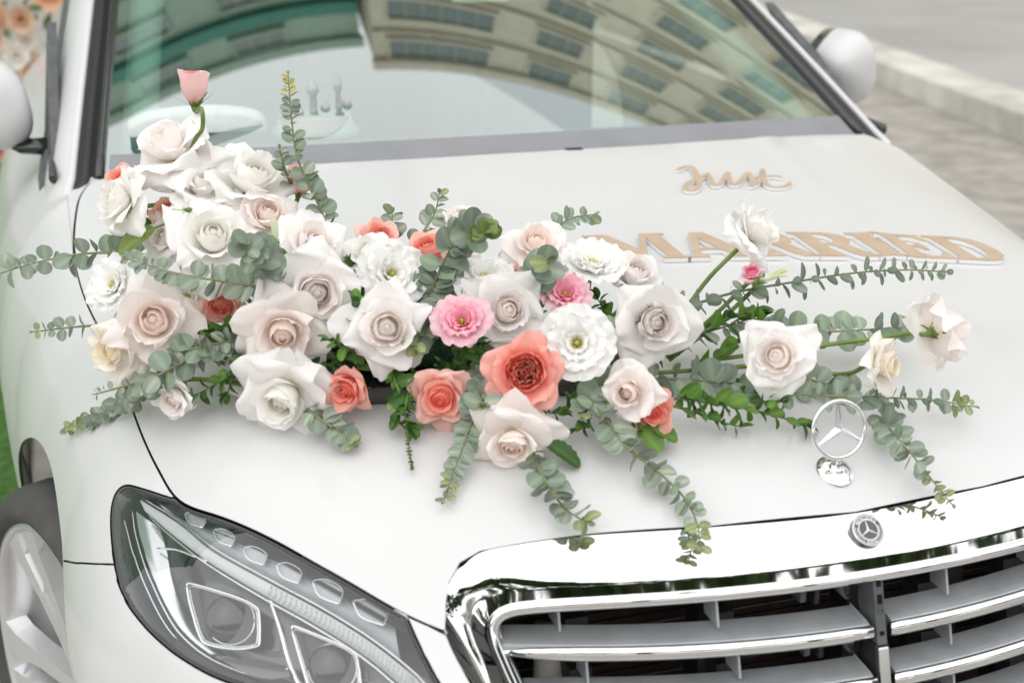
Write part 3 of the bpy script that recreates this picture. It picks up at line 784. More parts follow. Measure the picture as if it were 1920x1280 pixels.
# roof skin and header, above the frame
V = []; F = []
for i in range(13):
    x = -.74+1.48*i/12
    for j in range(9):
        y = 2.24+1.4*j/8; z = 1.375+.07*math.sin(math.pi*(.12+.6*j/8))-.05*(x/.74)**2-.02; V.append(Vector((x, y, z)))
for i in range(12):
    for j in range(8): k = i*9+j; F.append((k, k+9, k+10, k+1))
meshobj('roof', V, F, 'paint', car)
# cabin interior
V = []; F = []
for i in range(21):
    u = -1+2*i/20
    for j, (dy, dz) in enumerate([(.02, -.03), (.18, -.012), (.36, .0), (.45, -.02), (.47, -.16)]):
        p = G(u*.97, 0); V.append(Vector((p.x, p.y+dy, p.z+dz-.02)))
for i in range(20):
    for j in range(4): k = i*5+j; F.append((k, k+5, k+6, k+1))
meshobj('dashboard', V, F, 'dash', car)
meshobj('cabin_rear', *box(-.84, .84, 3.42, 3.46, .5, 1.42), 'dash', car, False)
nz = onH(1078, 281, 0); meshobj('washer_nozzle', *box(nz.x-.016, nz.x+.016, nz.y-.002, nz.y+.014, nz.z-.006, nz.z+.0015), 'black_plastic', car, False)
meshobj('cabin_floor', *box(-.8, .8, 1.9, 3.5, .5, .52), 'dash', car, False)
for sg in (-1, 1):
    s = meshobj('seat', *join([box(sg*.38-.25, sg*.38+.25, 2.75, 2.9, .6, 1.15), box(sg*.38-.13, sg*.38+.13, 2.78, 2.88, 1.18, 1.30)]), 'dash', car, False); bevel(s, .04, 3)
# mirror housings
def mirror(sg, m0, wx, wz, roll, yaw):
    m0 = Vector(m0); mo = empty('door_mirror', m0, parent=car)
    M = Matrix.Rotation(yaw, 3, 'Z') @ Matrix.Rotation(roll, 3, 'Y')
    def sx(v): return M @ Vector((v.x*sg, v.y, v.z))
    V = []; NU, NV = 32, 12
    def ring(ph, k=1, dy=0):
        out = []
        for i in range(NU):
            a = 2*math.pi*i/NU; ca, sa = math.cos(a), math.sin(a); e = .78
            cx = math.copysign(abs(ca)**e, ca); cz = math.copysign(abs(sa)**e, sa); rr = math.sin(ph)**.8*k
            tp = 1-.28*cx            # deeper at the door end, tapering outward
            x = wx*cx*rr; z = wz*cz*rr*tp; y = -.085*math.cos(ph)**.8+dy+.02*cx*rr
            out.append(sx(Vector((x, y, z))))
        return out
    for j in range(NV+1): V += ring(max(.0004, j/NV*math.pi/2))
    V += ring(math.pi/2, 1, .03)
    F = [(j*NU+i, j*NU+(i+1) % NU, (j+1)*NU+(i+1) % NU, (j+1)*NU+i) for j in range(NV+1) for i in range(NU)]
    meshobj('mirror_shell', V, F, 'paint', mo)
    R1 = ring(math.pi/2, .985, .028); R2 = ring(math.pi/2, .97, .062); R3 = ring(math.pi/2, .88, .062)
    meshobj('mirror_rim', R1+R2+R3, [(k*NU+i, k*NU+(i+1) % NU, (k+1)*NU+(i+1) % NU, (k+1)*NU+i) for k in (0, 1) for i in range(NU)], 'gloss_black', mo)
    meshobj('mirror_glass', ring(math.pi/2, .885, .058), [tuple(range(NU))], 'chrome', mo, False)
    base = Vector((sg*.865, 1.86, .985))-m0
    V, F = tube([base, base*.6+Vector((0, 0, -.03)), sx(Vector((-wx*.5, .01, -wz*.95))), sx(Vector((wx*.1, .015, -wz*.9)))], [.03, .026, .028, .016], 12, True, (.6, 1.2), (0, 0, 1)); meshobj('mirror_arm', V, F, 'gloss_black', mo)
mirror(-1, (-1.012, 1.90, 1.060), .098, .085, R(-12), R(14)); mirror(1, (.985, 1.985, 1.048), .100, .070, R(50), R(18))

# ================================================================ setting
def struct(name, VF, m, smooth=False): return tag(meshobj(name, *VF, m, None, smooth), kind='structure')
def quad(x0, x1, y0, y1, z): return [Vector((x0, y0, z)), Vector((x1, y0, z)), Vector((x1, y1, z)), Vector((x0, y1, z))], [(0, 1, 2, 3)]
struct('road', quad(-200, 200, -200, 200, 0), 'asphalt')
ld = struct('lawn', quad(-9, -1.04, 1.9, 9, .012), 'grass')
A = on(1641, 156, 'z', 0); B = on(1920, 270, 'z', 0); kd = (A-B); kd.z = 0; kd.normalize(); kn = Vector((kd.y, -kd.x, 0))
if kn.x < 0: kn = -kn
top = on(1920, 211, 'z', .0); KH = .17
K0 = B-kd*9; K1 = B+kd*24
def wallseg(a, b, wd, h, n): return [a, b, b+n*wd, a+n*wd, a+Vector((0, 0, h)), b+Vector((0, 0, h)), b+n*wd+Vector((0, 0, h)), a+n*wd+Vector((0, 0, h))], [(0, 1, 5, 4), (1, 2, 6, 5), (2, 3, 7, 6), (3, 0, 4, 7), (4, 5, 6, 7)]
kb = empty('kerb_wall', K0, 'low pale concrete kerb wall running along the road at upper right', 'wall')
for i in range(11):
    a = K0+kd*(3.0*i+.008); b = K0+kd*(3.0*(i+1)-.008); V, F = wallseg(a-K0, b-K0, .42, KH, kn); o = meshobj('kerb_block', V, F, 'concrete', kb, False); bevel(o, .02, 2)
V, F = wallseg(K0+kn*.43, K1+kn*.43, 60, .10, kn); struct('upper_pavement', (V, F), 'paving')

# ---------------------------------------------------------------- building behind the car, seen mirrored in the windscreen
def building(name, label, x0, x1, y, z1, dep, wall_m, wins, bands, loc):
    b = empty(name, loc, label, 'building'); L = Vector(loc)
    def ad(n, VF, m, par=b): return meshobj(n, [v-L for v in VF[0]], VF[1], m, par, False)
    ad('wall', box(x0, x1, y, y+dep, 0, z1), wall_m)
    ad('parapet', box(x0-.15, x1+.15, y-.25, y-.003, z1-.5, z1+.25), wall_m)
    for (za, zb, m, pr) in bands: ad('band', box(x0-.02, x1+.02, y-pr, y-.004, za, zb), m)
    for (xa, xb, za, zb) in wins:
        wd = ad('window', join([box(xa-.12, xa, y-.14, y-.006, za-.1, zb+.12), box(xb, xb+.12, y-.14, y-.006, za-.1, zb+.12), box(xa-.002, xb+.002, y-.14, y-.006, zb, zb+.118)]), wall_m)
        ad('sill', box(xa-.2, xb+.2, y-.28, y-.008, za-.2, za-.003), wall_m, wd)
        ad('pane', box(xa, xb, y-.03, y-.012, za, zb), 'pane', wd)
        n = max(1, round((xb-xa)/1.2))
        for k in range(1, n+1):
            xx = xa+(xb-xa)*k/(n+1); ad('mullion', box(xx-.04, xx+.04, y-.07, y-.033, za, zb), 'facade_green', wd)
    return b
wins = []
for r in range(7):
    zt = 35.4-3.35*r
    for (xa, xb) in ((5.9, 11.6), (14.0, 16.6), (19.0, 21.6), (24.0, 26.6), (29.0, 31.6), (34.0, 36.6), (39.0, 41.6)): wins.append((xa, xb, zt-1.75, zt))
building('office_block', 'tall beige building with rows of windows mirrored in the windscreen', 5.0, 52, 24, 36, 12, 'facade', wins, [(33.0-3.35*k, 33.2-3.35*k, 'facade', .2) for k in range(7)], (5, 24, 0))
wins = []
for r, zt in enumerate((35.3, 31.6, 28.2, 24.8, 21.4)):
    for xa in (-30, -24.5, -19, -13.5, -8, -2.5): wins.append((xa, xa+2.8, zt-1.3, zt))
building('green_block', 'greenish building with a dark green band mirrored in the windscreen', -48, 4.6, 25.4, 36, 12, 'facade_green', wins, [(32.3, 33.2, 'trim_green', .35)], (-48, 25.4, 0))
# ---------------------------------------------------------------- trees across the yard, seen only mirrored in chrome and lamp glass
def tree_mesh(seed, n=1500):
    rg = random.Random(seed); V, F, C = [], [], []; cl_ = [(Vector((rg.uniform(-1.9, 1.9), rg.uniform(-1.6, 1.6), rg.uniform(2.6, 6.2))), rg.uniform(.9, 1.6)) for _ in range(12)]
    for k in range(n):
        c, r = cl_[rg.randrange(12)]; d = Vector((rg.gauss(0, 1), rg.gauss(0, 1), rg.gauss(0, .8))).normalized(); p = c+d*r*rg.uniform(.6, 1); q = Vector((rg.uniform(-1, 1), rg.uniform(-1, 1), rg.uniform(-.6, 1))).normalized(); t = q.orthogonal().normalized(); l = rg.uniform(.16, .34); b = len(V)
        V += [p-q*l, p+t*l*.6, p+q*l, p-t*l*.6]; F.append((b, b+1, b+2, b+3))
    return V, F
mat('tree_leaf', (.06, .11, .03), .6, 0, 0, .3, noise_amt=.4, noise_scale=1.5, trans=.25); mat('bark', (.14, .10, .07), .9, 0, 0, .3, noise_amt=.3, noise_scale=12, bump=.5, bump_scale=30)
TM = [tree_mesh(s_) for s_ in (1, 2, 3)]; tw = ['nearest the left end', 'second from the left end', 'third from the left end', 'in the middle', 'third from the right end', 'second from the right end', 'nearest the right end']
for k, x in enumerate((-19, -12.5, -6.5, -.5, 5.5, 12, 18.5)):
    t = empty('tree', (x, -15-1.3*(k % 2), 0), 'leafy green tree %s of the row mirrored in the chrome' % tw[k], 'tree', 'row of trees across the yard')
    t.scale = (1.55, 1.2, 1.0)
    meshobj('crown', *TM[k % 3], 'tree_leaf', t, False); V, F = tube([(0, 0, 0), (.08, .05, 1.5), (.0, .1, 3.2), (.1, 0, 4.6)], [.24, .19, .15, .06], 10)
    for q in range(4): v, f = tube([(.03, .07, 2.2+q*.35), (math.cos(q*1.7)*.7, math.sin(q*1.7)*.7, 3.2+q*.3), (math.cos(q*1.7)*1.4, math.sin(q*1.7)*1.2, 4.3+q*.3)], [.09, .06, .02], 6); V, F = join([(V, F), (v, f)])
    meshobj('trunk', V, F, 'bark', t)
# ================================================================ lettering on the bonnet
LET = {
 'M': [[(0, 0), (.30, 0), (.30, .07), (.22, .09), (.22, .80), (.24, .80), (.56, 0), (.62, 0), (.93, .82), (.95, .82), (.95, .09), (.87, .07), (.87, 0), (1.28, 0), (1.28, .07), (1.20, .09), (1.20, .91), (1.28, .93), (1.28, 1), (.90, 1), (.66, .36), (.64, .36), (.38, 1), (0, 1), (0, .93), (.09, .91), (.09, .09), (0, .07)]],
 'A': [[(-.05, 0), (.30, 0), (.30, .07), (.21, .09), (.28, .29), (.62, .29), (.70, .09), (.60, .07), (.60, 0), (1.08, 0), (1.08, .07), (1.0, .09), (.66, 1), (.42, 1), (.09, .09), (-.05, .07)], [(.31, .37), (.45, .74), (.47, .74), (.59, .37)]],
 'R': [[(0, 0), (.45, 0), (.45, .07), (.36, .09), (.36, .46), (.48, .46), (.64, .10), (.74, 0), (1.0, 0), (1.0, .07), (.92, .09), (.74, .50), (.86, .60), (.90, .74), (.85, .89), (.72, .97), (.56, 1), (0, 1), (0, .93), (.09, .91), (.09, .09), (0, .07)], [(.36, .54), (.36, .92), (.50, .92), (.60, .86), (.63, .73), (.60, .61), (.50, .54)]],
 'I': [[(0, 0), (.45, 0), (.45, .07), (.36, .09), (.36, .91), (.45, .93), (.45, 1), (0, 1), (0, .93), (.09, .91), (.09, .09), (0, .07)]],
 'E': [[(0, 0), (.82, 0), (.85, .30), (.77, .30), (.68, .13), (.60, .09), (.36, .09), (.36, .46), (.46, .46), (.53, .35), (.60, .35), (.60, .66), (.53, .66), (.46, .55), (.36, .55), (.36, .91), (.58, .91), (.66, .87), (.73, .73), (.81, .73), (.79, 1), (0, 1), (0, .93), (.09, .91), (.09, .09), (0, .07)]],
 'D': [[(0, 0), (.58, 0), (.80, .08), (.95, .26), (1.0, .50), (.95, .75), (.80, .93), (.58, 1), (0, 1), (0, .93), (.09, .91), (.09, .09), (0, .07)], [(.36, .09), (.36, .91), (.50, .91), (.62, .83), (.70, .67), (.72, .50), (.70, .33), (.62, .16), (.50, .09)]],
}
def plate(name, loops, to3, z0, z1, m, parent, step=None):
    """a flat letter with thickness laid on the bonnet; loops in letter units, even-odd holes"""
    pts = []; edges = []
    for lp in loops:
        L = resample2(lp, .15); b = len(pts)
        pts += [Vector(p) for p in L]; edges += [(b+i, b+(i+1) % len(L)) for i in range(len(L))]
    v2, e2, f2, *_ = delaunay_2d_cdt(pts, edges, [], 2 if len(loops) > 1 else 1, 1e-7)
    if len(loops) > 1:
        def ok(f):
            c = sum((v2[i] for i in f), Vector((0, 0)))/len(f); return inside(tuple(c), loops[0]) and not any(inside(tuple(c), h) for h in loops[1:])
        v2, e2, f2, *_ = delaunay_2d_cdt(pts, edges, [], 0, 1e-7); f2 = [f for f in f2 if ok(f)]
    n = len(v2); V = [to3(p.x, p.y, z1) for p in v2]+[to3(p.x, p.y, z0) for p in v2]; F = [tuple(f) for f in f2]
    F += [tuple(n+i for i in reversed(f)) for f in f2]
    cnt = {}
    for f in f2:
        for a, b in zip(f, f[1:]+f[:1]): cnt[(a, b)] = 1
    for (a, b) in cnt:
        if (b, a) not in cnt: F.append((b, a, n+a, n+b))
    return meshobj(name, V, F, m, parent, False)
T0 = Vector((-.070, .841)); T1 = Vector((.604, .764)); td = (T1-T0); tl = td.length; td.normalize(); tu = Vector((-.05, 1))
word = 'MARRIED'; wid = {'M': 1.28, 'A': 1.05, 'R': .98, 'I': .47, 'E': .87, 'D': 1.0}
su = tl/sum(wid[c] for c in word); sh = .103
sgn = empty('married_sign', HP(T0.x, T0.y), 'gold capital letters MARRIED with white edges laid flat on the bonnet', 'sign'); SO = HP(T0.x, T0.y)
pos = 0
for ch in word:
    def to3(x, y, z, pos=pos): 
        p = T0 + td*(pos+x)*su + tu*y*sh; return HP(p.x, p.y, z) - SO
    lt = plate('letter', LET[ch], to3, .0008, .0072, 'acrylic_white', sgn)
    plate('gold_face', LET[ch], to3, .0074, .0088, 'gold', lt)
    pos += wid[ch]
# script word
def jp(X, Y): return (1040+X/2.182, 280+Y/2.182)
strokes = [[(500, 100), (522, 88), (548, 84), (566, 92), (580, 118), (590, 142), (588, 166), (572, 181), (550, 184), (536, 172), (546, 152), (580, 136), (612, 122), (630, 112)],
 [(630, 112), (636, 138), (650, 160), (672, 158), (695, 132), (708, 110), (712, 136), (724, 158), (745, 156), (768, 136), (790, 112), (800, 126), (812, 146), (806, 164), (785, 164)],
 [(806, 164), (832, 150), (846, 122), (850, 96), (852, 126), (864, 156), (888, 168), (920, 170), (948, 164), (966, 148)],
 [(812, 132), (850, 126), (900, 124), (932, 130)]]
jo = onH(*jp(540, 170)); js = empty('just_sign', jo, 'small gold script word Just laid on the bonnet below the windscreen', 'sign')
for nm, h0, h1, wd, m in (('white_backing', .0008, .0060, .0022, 'acrylic_white'), ('gold_face', .0062, .0074, .0021, 'gold')):
    VV = []; FF = []
    for st in strokes:
        P = smooth_path([(*jp(*p), 0) for p in st], 6); Q = [onH(p.x, p.y) for p in P]; b = len(VV)
        for i, q in enumerate(Q):
            t = (Q[min(i+1, len(Q)-1)]-Q[max(i-1, 0)]); t.z = 0; t.normalize(); s = Vector((-t.y, t.x, 0))
            e = min(1, .35+min(i, len(Q)-1-i)*.16); k = wd*e*(1+1.5*abs(t.y)) 
            for sd_ in (-1, 1):
                for h in (h0, h1): p = q+s*k*sd_; VV.append(HP(p.x, p.y, h)-jo)
            if i:
                a = b+4*(i-1); FF += [(a+1, a+3, a+7, a+5), (a, a+1, a+5, a+4), (a+2, a+6, a+7, a+3)]
        FF += [(b, b+2, b+3, b+1), (len(VV)-4, len(VV)-3, len(VV)-1, len(VV)-2)]
    meshobj(nm, VV, FF, m, js, False)

# ================================================================ plants: materials
def attr_mat(name, rough, trans, var=.06, sheen=0, bump=.0):
    m = bpy.data.materials.new(name); m.use_nodes = True; n = m.node_tree; p = n.nodes['Principled BSDF']
    at = n.nodes.new('ShaderNodeAttribute'); at.attribute_name = 'pig'
    oi = n.nodes.new('ShaderNodeObjectInfo'); hsv = n.nodes.new('ShaderNodeHueSaturation')
    mr = n.nodes.new('ShaderNodeMapRange'); mr.inputs['To Min'].default_value = 1-var; mr.inputs['To Max'].default_value = 1+var
    n.links.new(oi.outputs['Random'], mr.inputs['Value']); n.links.new(mr.outputs[0], hsv.inputs['Value'])
    tc = n.nodes.new('ShaderNodeTexCoord'); ns = n.nodes.new('ShaderNodeTexNoise'); ns.inputs['Scale'].default_value = 90; ns.inputs['Detail'].default_value = 5
    n.links.new(tc.outputs['Object'], ns.inputs['Vector'])
    m2 = n.nodes.new('ShaderNodeMapRange'); m2.inputs['To Min'].default_value = 1-var*1.6; m2.inputs['To Max'].default_value = 1+var*1.6
    n.links.new(ns.outputs['Fac'], m2.inputs['Value']); n.links.new(m2.outputs[0], hsv.inputs['Saturation'])
    n.links.new(at.outputs['Color'], hsv.inputs['Color']); n.links.new(hsv.outputs[0], p.inputs['Base Color'])
    p.inputs['Roughness'].default_value = rough; p.inputs['Specular IOR Level'].default_value = .3
    if bump:
        bn2 = n.nodes.new('ShaderNodeBump'); bn2.inputs['Strength'].default_value = bump; bn2.inputs['Distance'].default_value = .002
        n.links.new(ns.outputs['Fac'], bn2.inputs['Height']); n.links.new(bn2.outputs[0], p.inputs['Normal'])
    tr = n.nodes.new('ShaderNodeBsdfTranslucent'); ms = n.nodes.new('ShaderNodeMixShader'); ms.inputs[0].default_value = trans
    n.links.new(hsv.outputs[0], tr.inputs['Color']); n.links.new(p.outputs[0], ms.inputs[1]); n.links.new(tr.outputs[0], ms.inputs[2])
    n.links.new(ms.outputs[0], n.nodes['Material Output'].inputs[0]); MATS[name] = m
attr_mat('petal', .65, .34, .035, bump=.15); attr_mat('leaf', .42, .18, .22, bump=.25); attr_mat('gum_leaf', .62, .15, .16, bump=.2); attr_mat('stalk', .5, 0, .12)
def colored(name, V, F, C, m, parent, smooth=True):
    me = bpy.data.meshes.new(name); me.from_pydata([tuple(v) for v in V], [], F)
    a = me.color_attributes.new('pig', 'FLOAT_COLOR', 'POINT')
    buf = []
    for c in C: buf += [c[0], c[1], c[2], 1]
    a.data.foreach_set('color', buf); me.update()
    return link(name, me, m, parent, smooth)
def mixc(a, b, t): t = min(1, max(0, t)); return tuple(x+(y-x)*t for x, y in zip(a, b))
def sstep(a, b, x): t = min(1, max(0, (x-a)/(b-a))); return t*t*(3-2*t)

# colours: (inner, middle, outer, base)
PAL = {
 'white': ((.968, .95, .90), (.965, .95, .915), (.965, .957, .945), (.86, .86, .60)),
 'pure':  ((.955, .955, .83), (.965, .965, .945), (.97, .967, .955), (.66, .74, .34)),
 'blush': ((.968, .84, .765), (.968, .89, .85), (.965, .925, .905), (.93, .82, .62)),
 'pale':  ((.968, .905, .86), (.968, .93, .908), (.965, .945, .935), (.93, .86, .68)),
 'cream': ((.960, .85, .60), (.960, .90, .78), (.960, .93, .87), (.86, .82, .52)),
 'lime': ((.66, .74, .40), (.76, .82, .52), (.86, .89, .68), (.45, .58, .22)),
 'coral': ((.96, .36, .28), (.97, .42, .34), (.975, .53, .46), (.85, .40, .20)),
 'salmon': ((.95, .30, .21), (.975, .53, .44), (.975, .66, .59), (.86, .45, .25)),
 'pink':  ((.90, .20, .36), (.94, .40, .54), (.96, .66, .72), (.75, .65, .40)),
 'rosebud': ((.94, .30, .30), (.96, .46, .46), (.97, .72, .70), (.85, .55, .35)),
}
def petal_mesh(rg, L, W, r0, a0, a1, curl, wrap, roll, tip, ruf, lay, pal, nu=10, nv=9, rfreq=3.0, zb=0, flatw=.5, dent=0, point=0):
    """one petal at azimuth 0; returns verts, faces, colours"""
    V = []; C = []; r, z = r0, zb; ds = L/nv
    ph0 = rg.uniform(0, 6.28); ph1 = rg.uniform(0, 6.28); asym = rg.uniform(-.18, .18); rollL, rollR = roll*rg.uniform(.5, 1.5), roll*rg.uniform(.5, 1.5)
    prof = []
    for j in range(nv+1):
        v = j/nv; ph = a0+(a1-a0)*v + curl*sstep(.55, 1, v)
        prof.append((r, z, ph)); r += math.sin(ph)*ds; z += math.cos(ph)*ds
    for j in range(nv+1):
        v = j/nv; r, z, ph = prof[j]
        wv = W*(.28+.72*sstep(-.05, .55, v))*math.sqrt(max(.02, 1-max(0, (v-.62)/.38)**2.4*(1-flatw)))
        if point and v > .42: wv *= 1-point*((v-.42)/.58)**1.5
        Rc = max(.10, r)*wrap
        for i in range(nu+1):
            u = -1+2*i/nu; au = abs(u); s = u*wv + asym*W*v*v*.5
            ext = tip*L*(1-au)**1.3*sstep(.6, 1, v) - dent*L*math.exp(-(u/.3)**2)*sstep(.7, 1, v) - .10*L*au**3*sstep(.4, 1, v)*(1-flatw)
            ang = s/Rc; ang = max(-2.6, min(2.6, ang))
            x = r-Rc*(1-math.cos(ang)); y = Rc*math.sin(ang)
            rl = rollL if u < 0 else rollR
            e = max(0, (au-.35)/.65)**2.2*sstep(.25, 1, v)*rl*W*.85
            x += ext*math.sin(ph); zz = z+ext*math.cos(ph)
            # roll the free sides outward (away from the flower's face) and slightly in
            nx, nz = math.cos(ph), -math.sin(ph)
            x += nx*e*math.cos(ang); y += nx*e*math.sin(ang)*.8; zz += nz*e
            y -= math.copysign(e*.55, u)
            rf = ruf*W*v*v*(math.sin(rfreq*u*2.2+ph0)+.6*math.sin(rfreq*u*4.1+ph1)*v)
            x += nx*rf; zz += nz*rf
            w_ = W*(.075*noise.noise(Vector((u*1.3+ph0*3, v*1.7, ph1*2)))+.045*v*noise.noise(Vector((u*3.1+ph1*3, v*3.3, ph0*2))))
            x += nx*w_; zz += nz*w_
            V.append(Vector((x, y, zz)))
            inn, mid, outc, bas = pal
            c = mixc(inn, mid, lay*2) if lay < .5 else mixc(mid, outc, lay*2-1)
            c = mixc(c, outc, .45*sstep(.45, 1, v)*(.4+.6*lay)+.25*au**3*v)
            c = mixc(bas, c, sstep(.0, .28, v))
            C.append(c)
    F = [(j*(nu+1)+i, j*(nu+1)+i+1, (j+1)*(nu+1)+i+1, (j+1)*(nu+1)+i) for j in range(nv) for i in range(nu)]
    return V, F, C
def rotz(V, a, tilt=0):
    ca, sa = math.cos(a), math.sin(a); out = []
    for v in V: out.append(Vector((v.x*ca-v.y*sa, v.x*sa+v.y*ca, v.z)))
    return out
GREEN = (.10, .19, .035); GREEN2 = (.17, .25, .06)
def sepals(parent, s, rg, n=5, L=.55, droop=1.9, base=-.12):
    V, F, C = [], [], []
    # hip
    hip = tube([(0, 0, base-.16), (0, 0, base-.08), (0, 0, base+.02), (0, 0, base+.08)], [.05, .10, .12, .06], 10); V += hip[0]; F += hip[1]; C += [GREEN2]*len(hip[0])
    parts = [colored('calyx', [v*s for v in V], F, C, 'leaf', parent)]
    for k in range(n):
        V, F, C = [], [], []; a = 2*math.pi*k/n+rg.uniform(-.2, .2); dr = droop+rg.uniform(-.35, .35); r, z = .07, base+.02; N = 7
        for j in range(N+1):
            t = j/N; w_ = .085*(1-t)**.8*(1+.3*math.sin(t*9)); ph = .9+(dr-.9)*t
            for u in (-1, 0, 1): V.append(Vector((r+(.02 if u else 0)*math.cos(ph), u*w_, z))); C.append(mixc(GREEN2, GREEN, t))
            r += math.sin(ph)*L/N; z += math.cos(ph)*L/N
            if j: b = 3*(j-1); F += [(b, b+1, b+4, b+3), (b+1, b+2, b+5, b+4)]
        colored('sepal', [v*s for v in rotz(V, a)], F, C, 'leaf', parent)
def frame_for(axis, spin):
    q = Vector(axis).normalized().to_track_quat('Z', 'Y'); return q @ Quaternion((0, 0, 1), spin)
def face_axis(px, py, sx, sy, back=0):
    """facing: toward the lens, leaning sx to picture right and sy up; back>0 turns it away"""
    d = -rayd(px, py).normalized(); return (d*(1-back) + RT*sx + UP*sy).normalized()

# layers: n, L, W, r0, a0, a1, curl, wrap, roll, tip, ruf, lay
def layers(kind, rg):
    j = lambda v, f=.1: v*rg.uniform(1-f, 1+f)
    if kind == 'open':          # reflexed garden rose, corners of the petals folded back to points
        return [(3, .80, .42, .03, .95, -1.0, .15, .95, .04, 0, .01, .0), (3, .87, .52, .05, .98, -.78, .35, .95, .08, 0, .02, .22), (3, .92, .60, .07, 1.0, -.48, .45, 1.0, .10, .04, .03, .40), (3, .90, .70, .10, .92, -.05, .70, 1.15, .25, .03, .02, .65), (4, 1.04, .80, .12, 1.15, .85, .75, 2.0, .60, .16, .04, .95), (4, 1.12, .82, .12, 1.42, 1.50, .55, 3.0, .65, .20, .05, 1.0)]
    if kind == 'loose':         # fewer, wider petals
        return [(3, .80, .42, .03, .95, -1.0, .15, .95, .04, 0, .01, .0), (3, .87, .52, .05, .98, -.78, .35, .95, .08, 0, .02, .22), (3, .92, .64, .07, 1.0, -.45, .45, 1.0, .10, .04, .03, .40), (3, .92, .76, .10, .92, -.02, .65, 1.15, .2, .03, .04, .65), (3, 1.04, .90, .12, 1.10, .70, .75, 1.9, .40, .10, .07, .95), (3, 1.12, .88, .12, 1.38, 1.45, .45, 3.0, .45, .16, .08, 1.0)]
    if kind == 'tight':         # high-centred hybrid tea
        return [(3, .90, .52, .09, .55, -.16, .40, .95, .05, 0, 0, .25), (3, .94, .60, .12, .70, -.08, .75, 1.05, .18, .03, .01, .5), (4, .98, .66, .14, .85, .15, 1.05, 1.2, .45, .10, .02, .85), (3, .98, .68, .15, 1.0, .70, 1.0, 1.5, .55, .14, .03, 1.0)]
    if kind == 'quartered':
        return [(4, .50, .22, .04, .12, -.05, .2, .5, 0, 0, .12, .08), (8, .52, .26, .15, .12, -.08, .25, .5, 0, 0, .13, .15), (11, .54, .28, .27, .14, -.10, .25, .6, 0, 0, .11, .25), (13, .56, .30, .38, .16, -.14, .3, .8, 0, 0, .08, .35), (7, .70, .48, .38, .50, -.28, .5, 1.0, .10, 0, .05, .55), (6, .82, .66, .32, .85, .30, .9, 1.5, .30, 0, .06, .85), (5, .86, .66, .30, 1.1, 1.05, .7, 2.2, .45, .10, .06, 1.0)]
    if kind == 'ruffle':        # double lisianthus
        return [(4, .48, .36, .06, .55, .25, .5, 1.2, 0, 0, .10, .35), (5, .62, .46, .08, .75, .40, .6, 1.4, .05, 0, .12, .6), (6, .80, .54, .09, .95, .75, .5, 1.8, .08, 0, .12, .85), (6, .98, .60, .10, 1.2, 1.15, .4, 2.4, .1, .02, .11, 1.0)]
    if kind == 'cup':           # half-open
        return [(3, .80, .42, .03, .95, -1.0, .15, .95, .04, 0, .01, .0), (3, .87, .52, .05, .98, -.78, .35, .95, .08, 0, .02, .22), (3, .90, .58, .07, .92, -.45, .45, 1.0, .08, .02, .02, .4), (4, .92, .64, .11, .80, -.02, .75, 1.1, .25, .05, .02, .75), (4, .96, .68, .13, 1.0, .70, .85, 1.5, .45, .10, .03, 1.0)]
    if kind == 'bud':
        return [(3, .85, .42, .04, .50, -.45, .1, .8, 0, .03, 0, .3), (3, .92, .54, .07, .75, -.48, .2, .9, .06, .03, .01, .7), (3, .95, .58, .09, .92, -.45, .5, .95, .15, .05, .02, 1.0)]
    if kind == 'lisbud':
        return [(4, 1.1, .22, .03, .16, -.22, 0, .8, 0, .1, .01, .4), (3, 1.15, .26, .05, .22, -.26, .1, .85, .05, .1, .01, .9)]
CORE = {'open': (.20, .62, 2.1), 'loose': (.20, .62, 2.0), 'tight': (.26, .88, 2.9), 'cup': (.22, .74, 2.2)}
def spiral_core(rg, rmax, hgt, turns, pal):
    N = int(turns*18); nv = 6; V, F, C = [], [], []; ph = rg.uniform(0, 6)
    for i in range(N+1):
        t = i/N; th = t*turns*2*math.pi; r = .012+(rmax-.012)*t**.85
        hh = hgt*(1.0-.13*t)+.03*math.sin(th*1.37+ph)
        for j in range(nv+1):
            v = j/nv; f = .45+.62*math.sin(math.pi*(.12+.83*v)); lip = .035*sstep(.75, 1, v)*(.4+t)
            rr = r*f+lip; V.append(Vector((rr*math.cos(th), rr*math.sin(th), hh*v-.03*sstep(.85, 1, v))))
            C.append(mixc(mixc(pal[0], pal[1], t*.9), pal[2], .35*sstep(.8, 1, v)))
        if i:
            k = (i-1)*(nv+1)
            for j in range(nv): F.append((k+j, k+nv+1+j, k+nv+2+j, k+j+1))
    # closed heart just below the rims
    b = len(V); n = 14; rs = (0, .4, .8, 1.15, 1.5)
    for q in rs:
        for i in range(n):
            a = 2*math.pi*i/n; r = rmax*q*.85; V.append(Vector((r*math.cos(a), r*math.sin(a), hgt*(.80-.10*q*q-.06*q)))); C.append(mixc(pal[0], pal[1], q*.6))
    for k in range(len(rs)-1):
        for i in range(n): F.append((b+k*n+i, b+k*n+(i+1) % n, b+(k+1)*n+(i+1) % n, b+(k+1)*n+i))
    return V, F, C
TRAY = Vector((-.36, .60, .93))
def place(px, py, dia=60, dy=0):
    yf = .55-(px-325)*.00023; t = (780-py)/300
    P = on(px, py, 'y', yf+.03+.13*t+dy); hm = .40*dia/FPX*(P-CP).length
    if P.z-H(P.x, P.y) < hm: P = onH(px, py, hm)
    return P
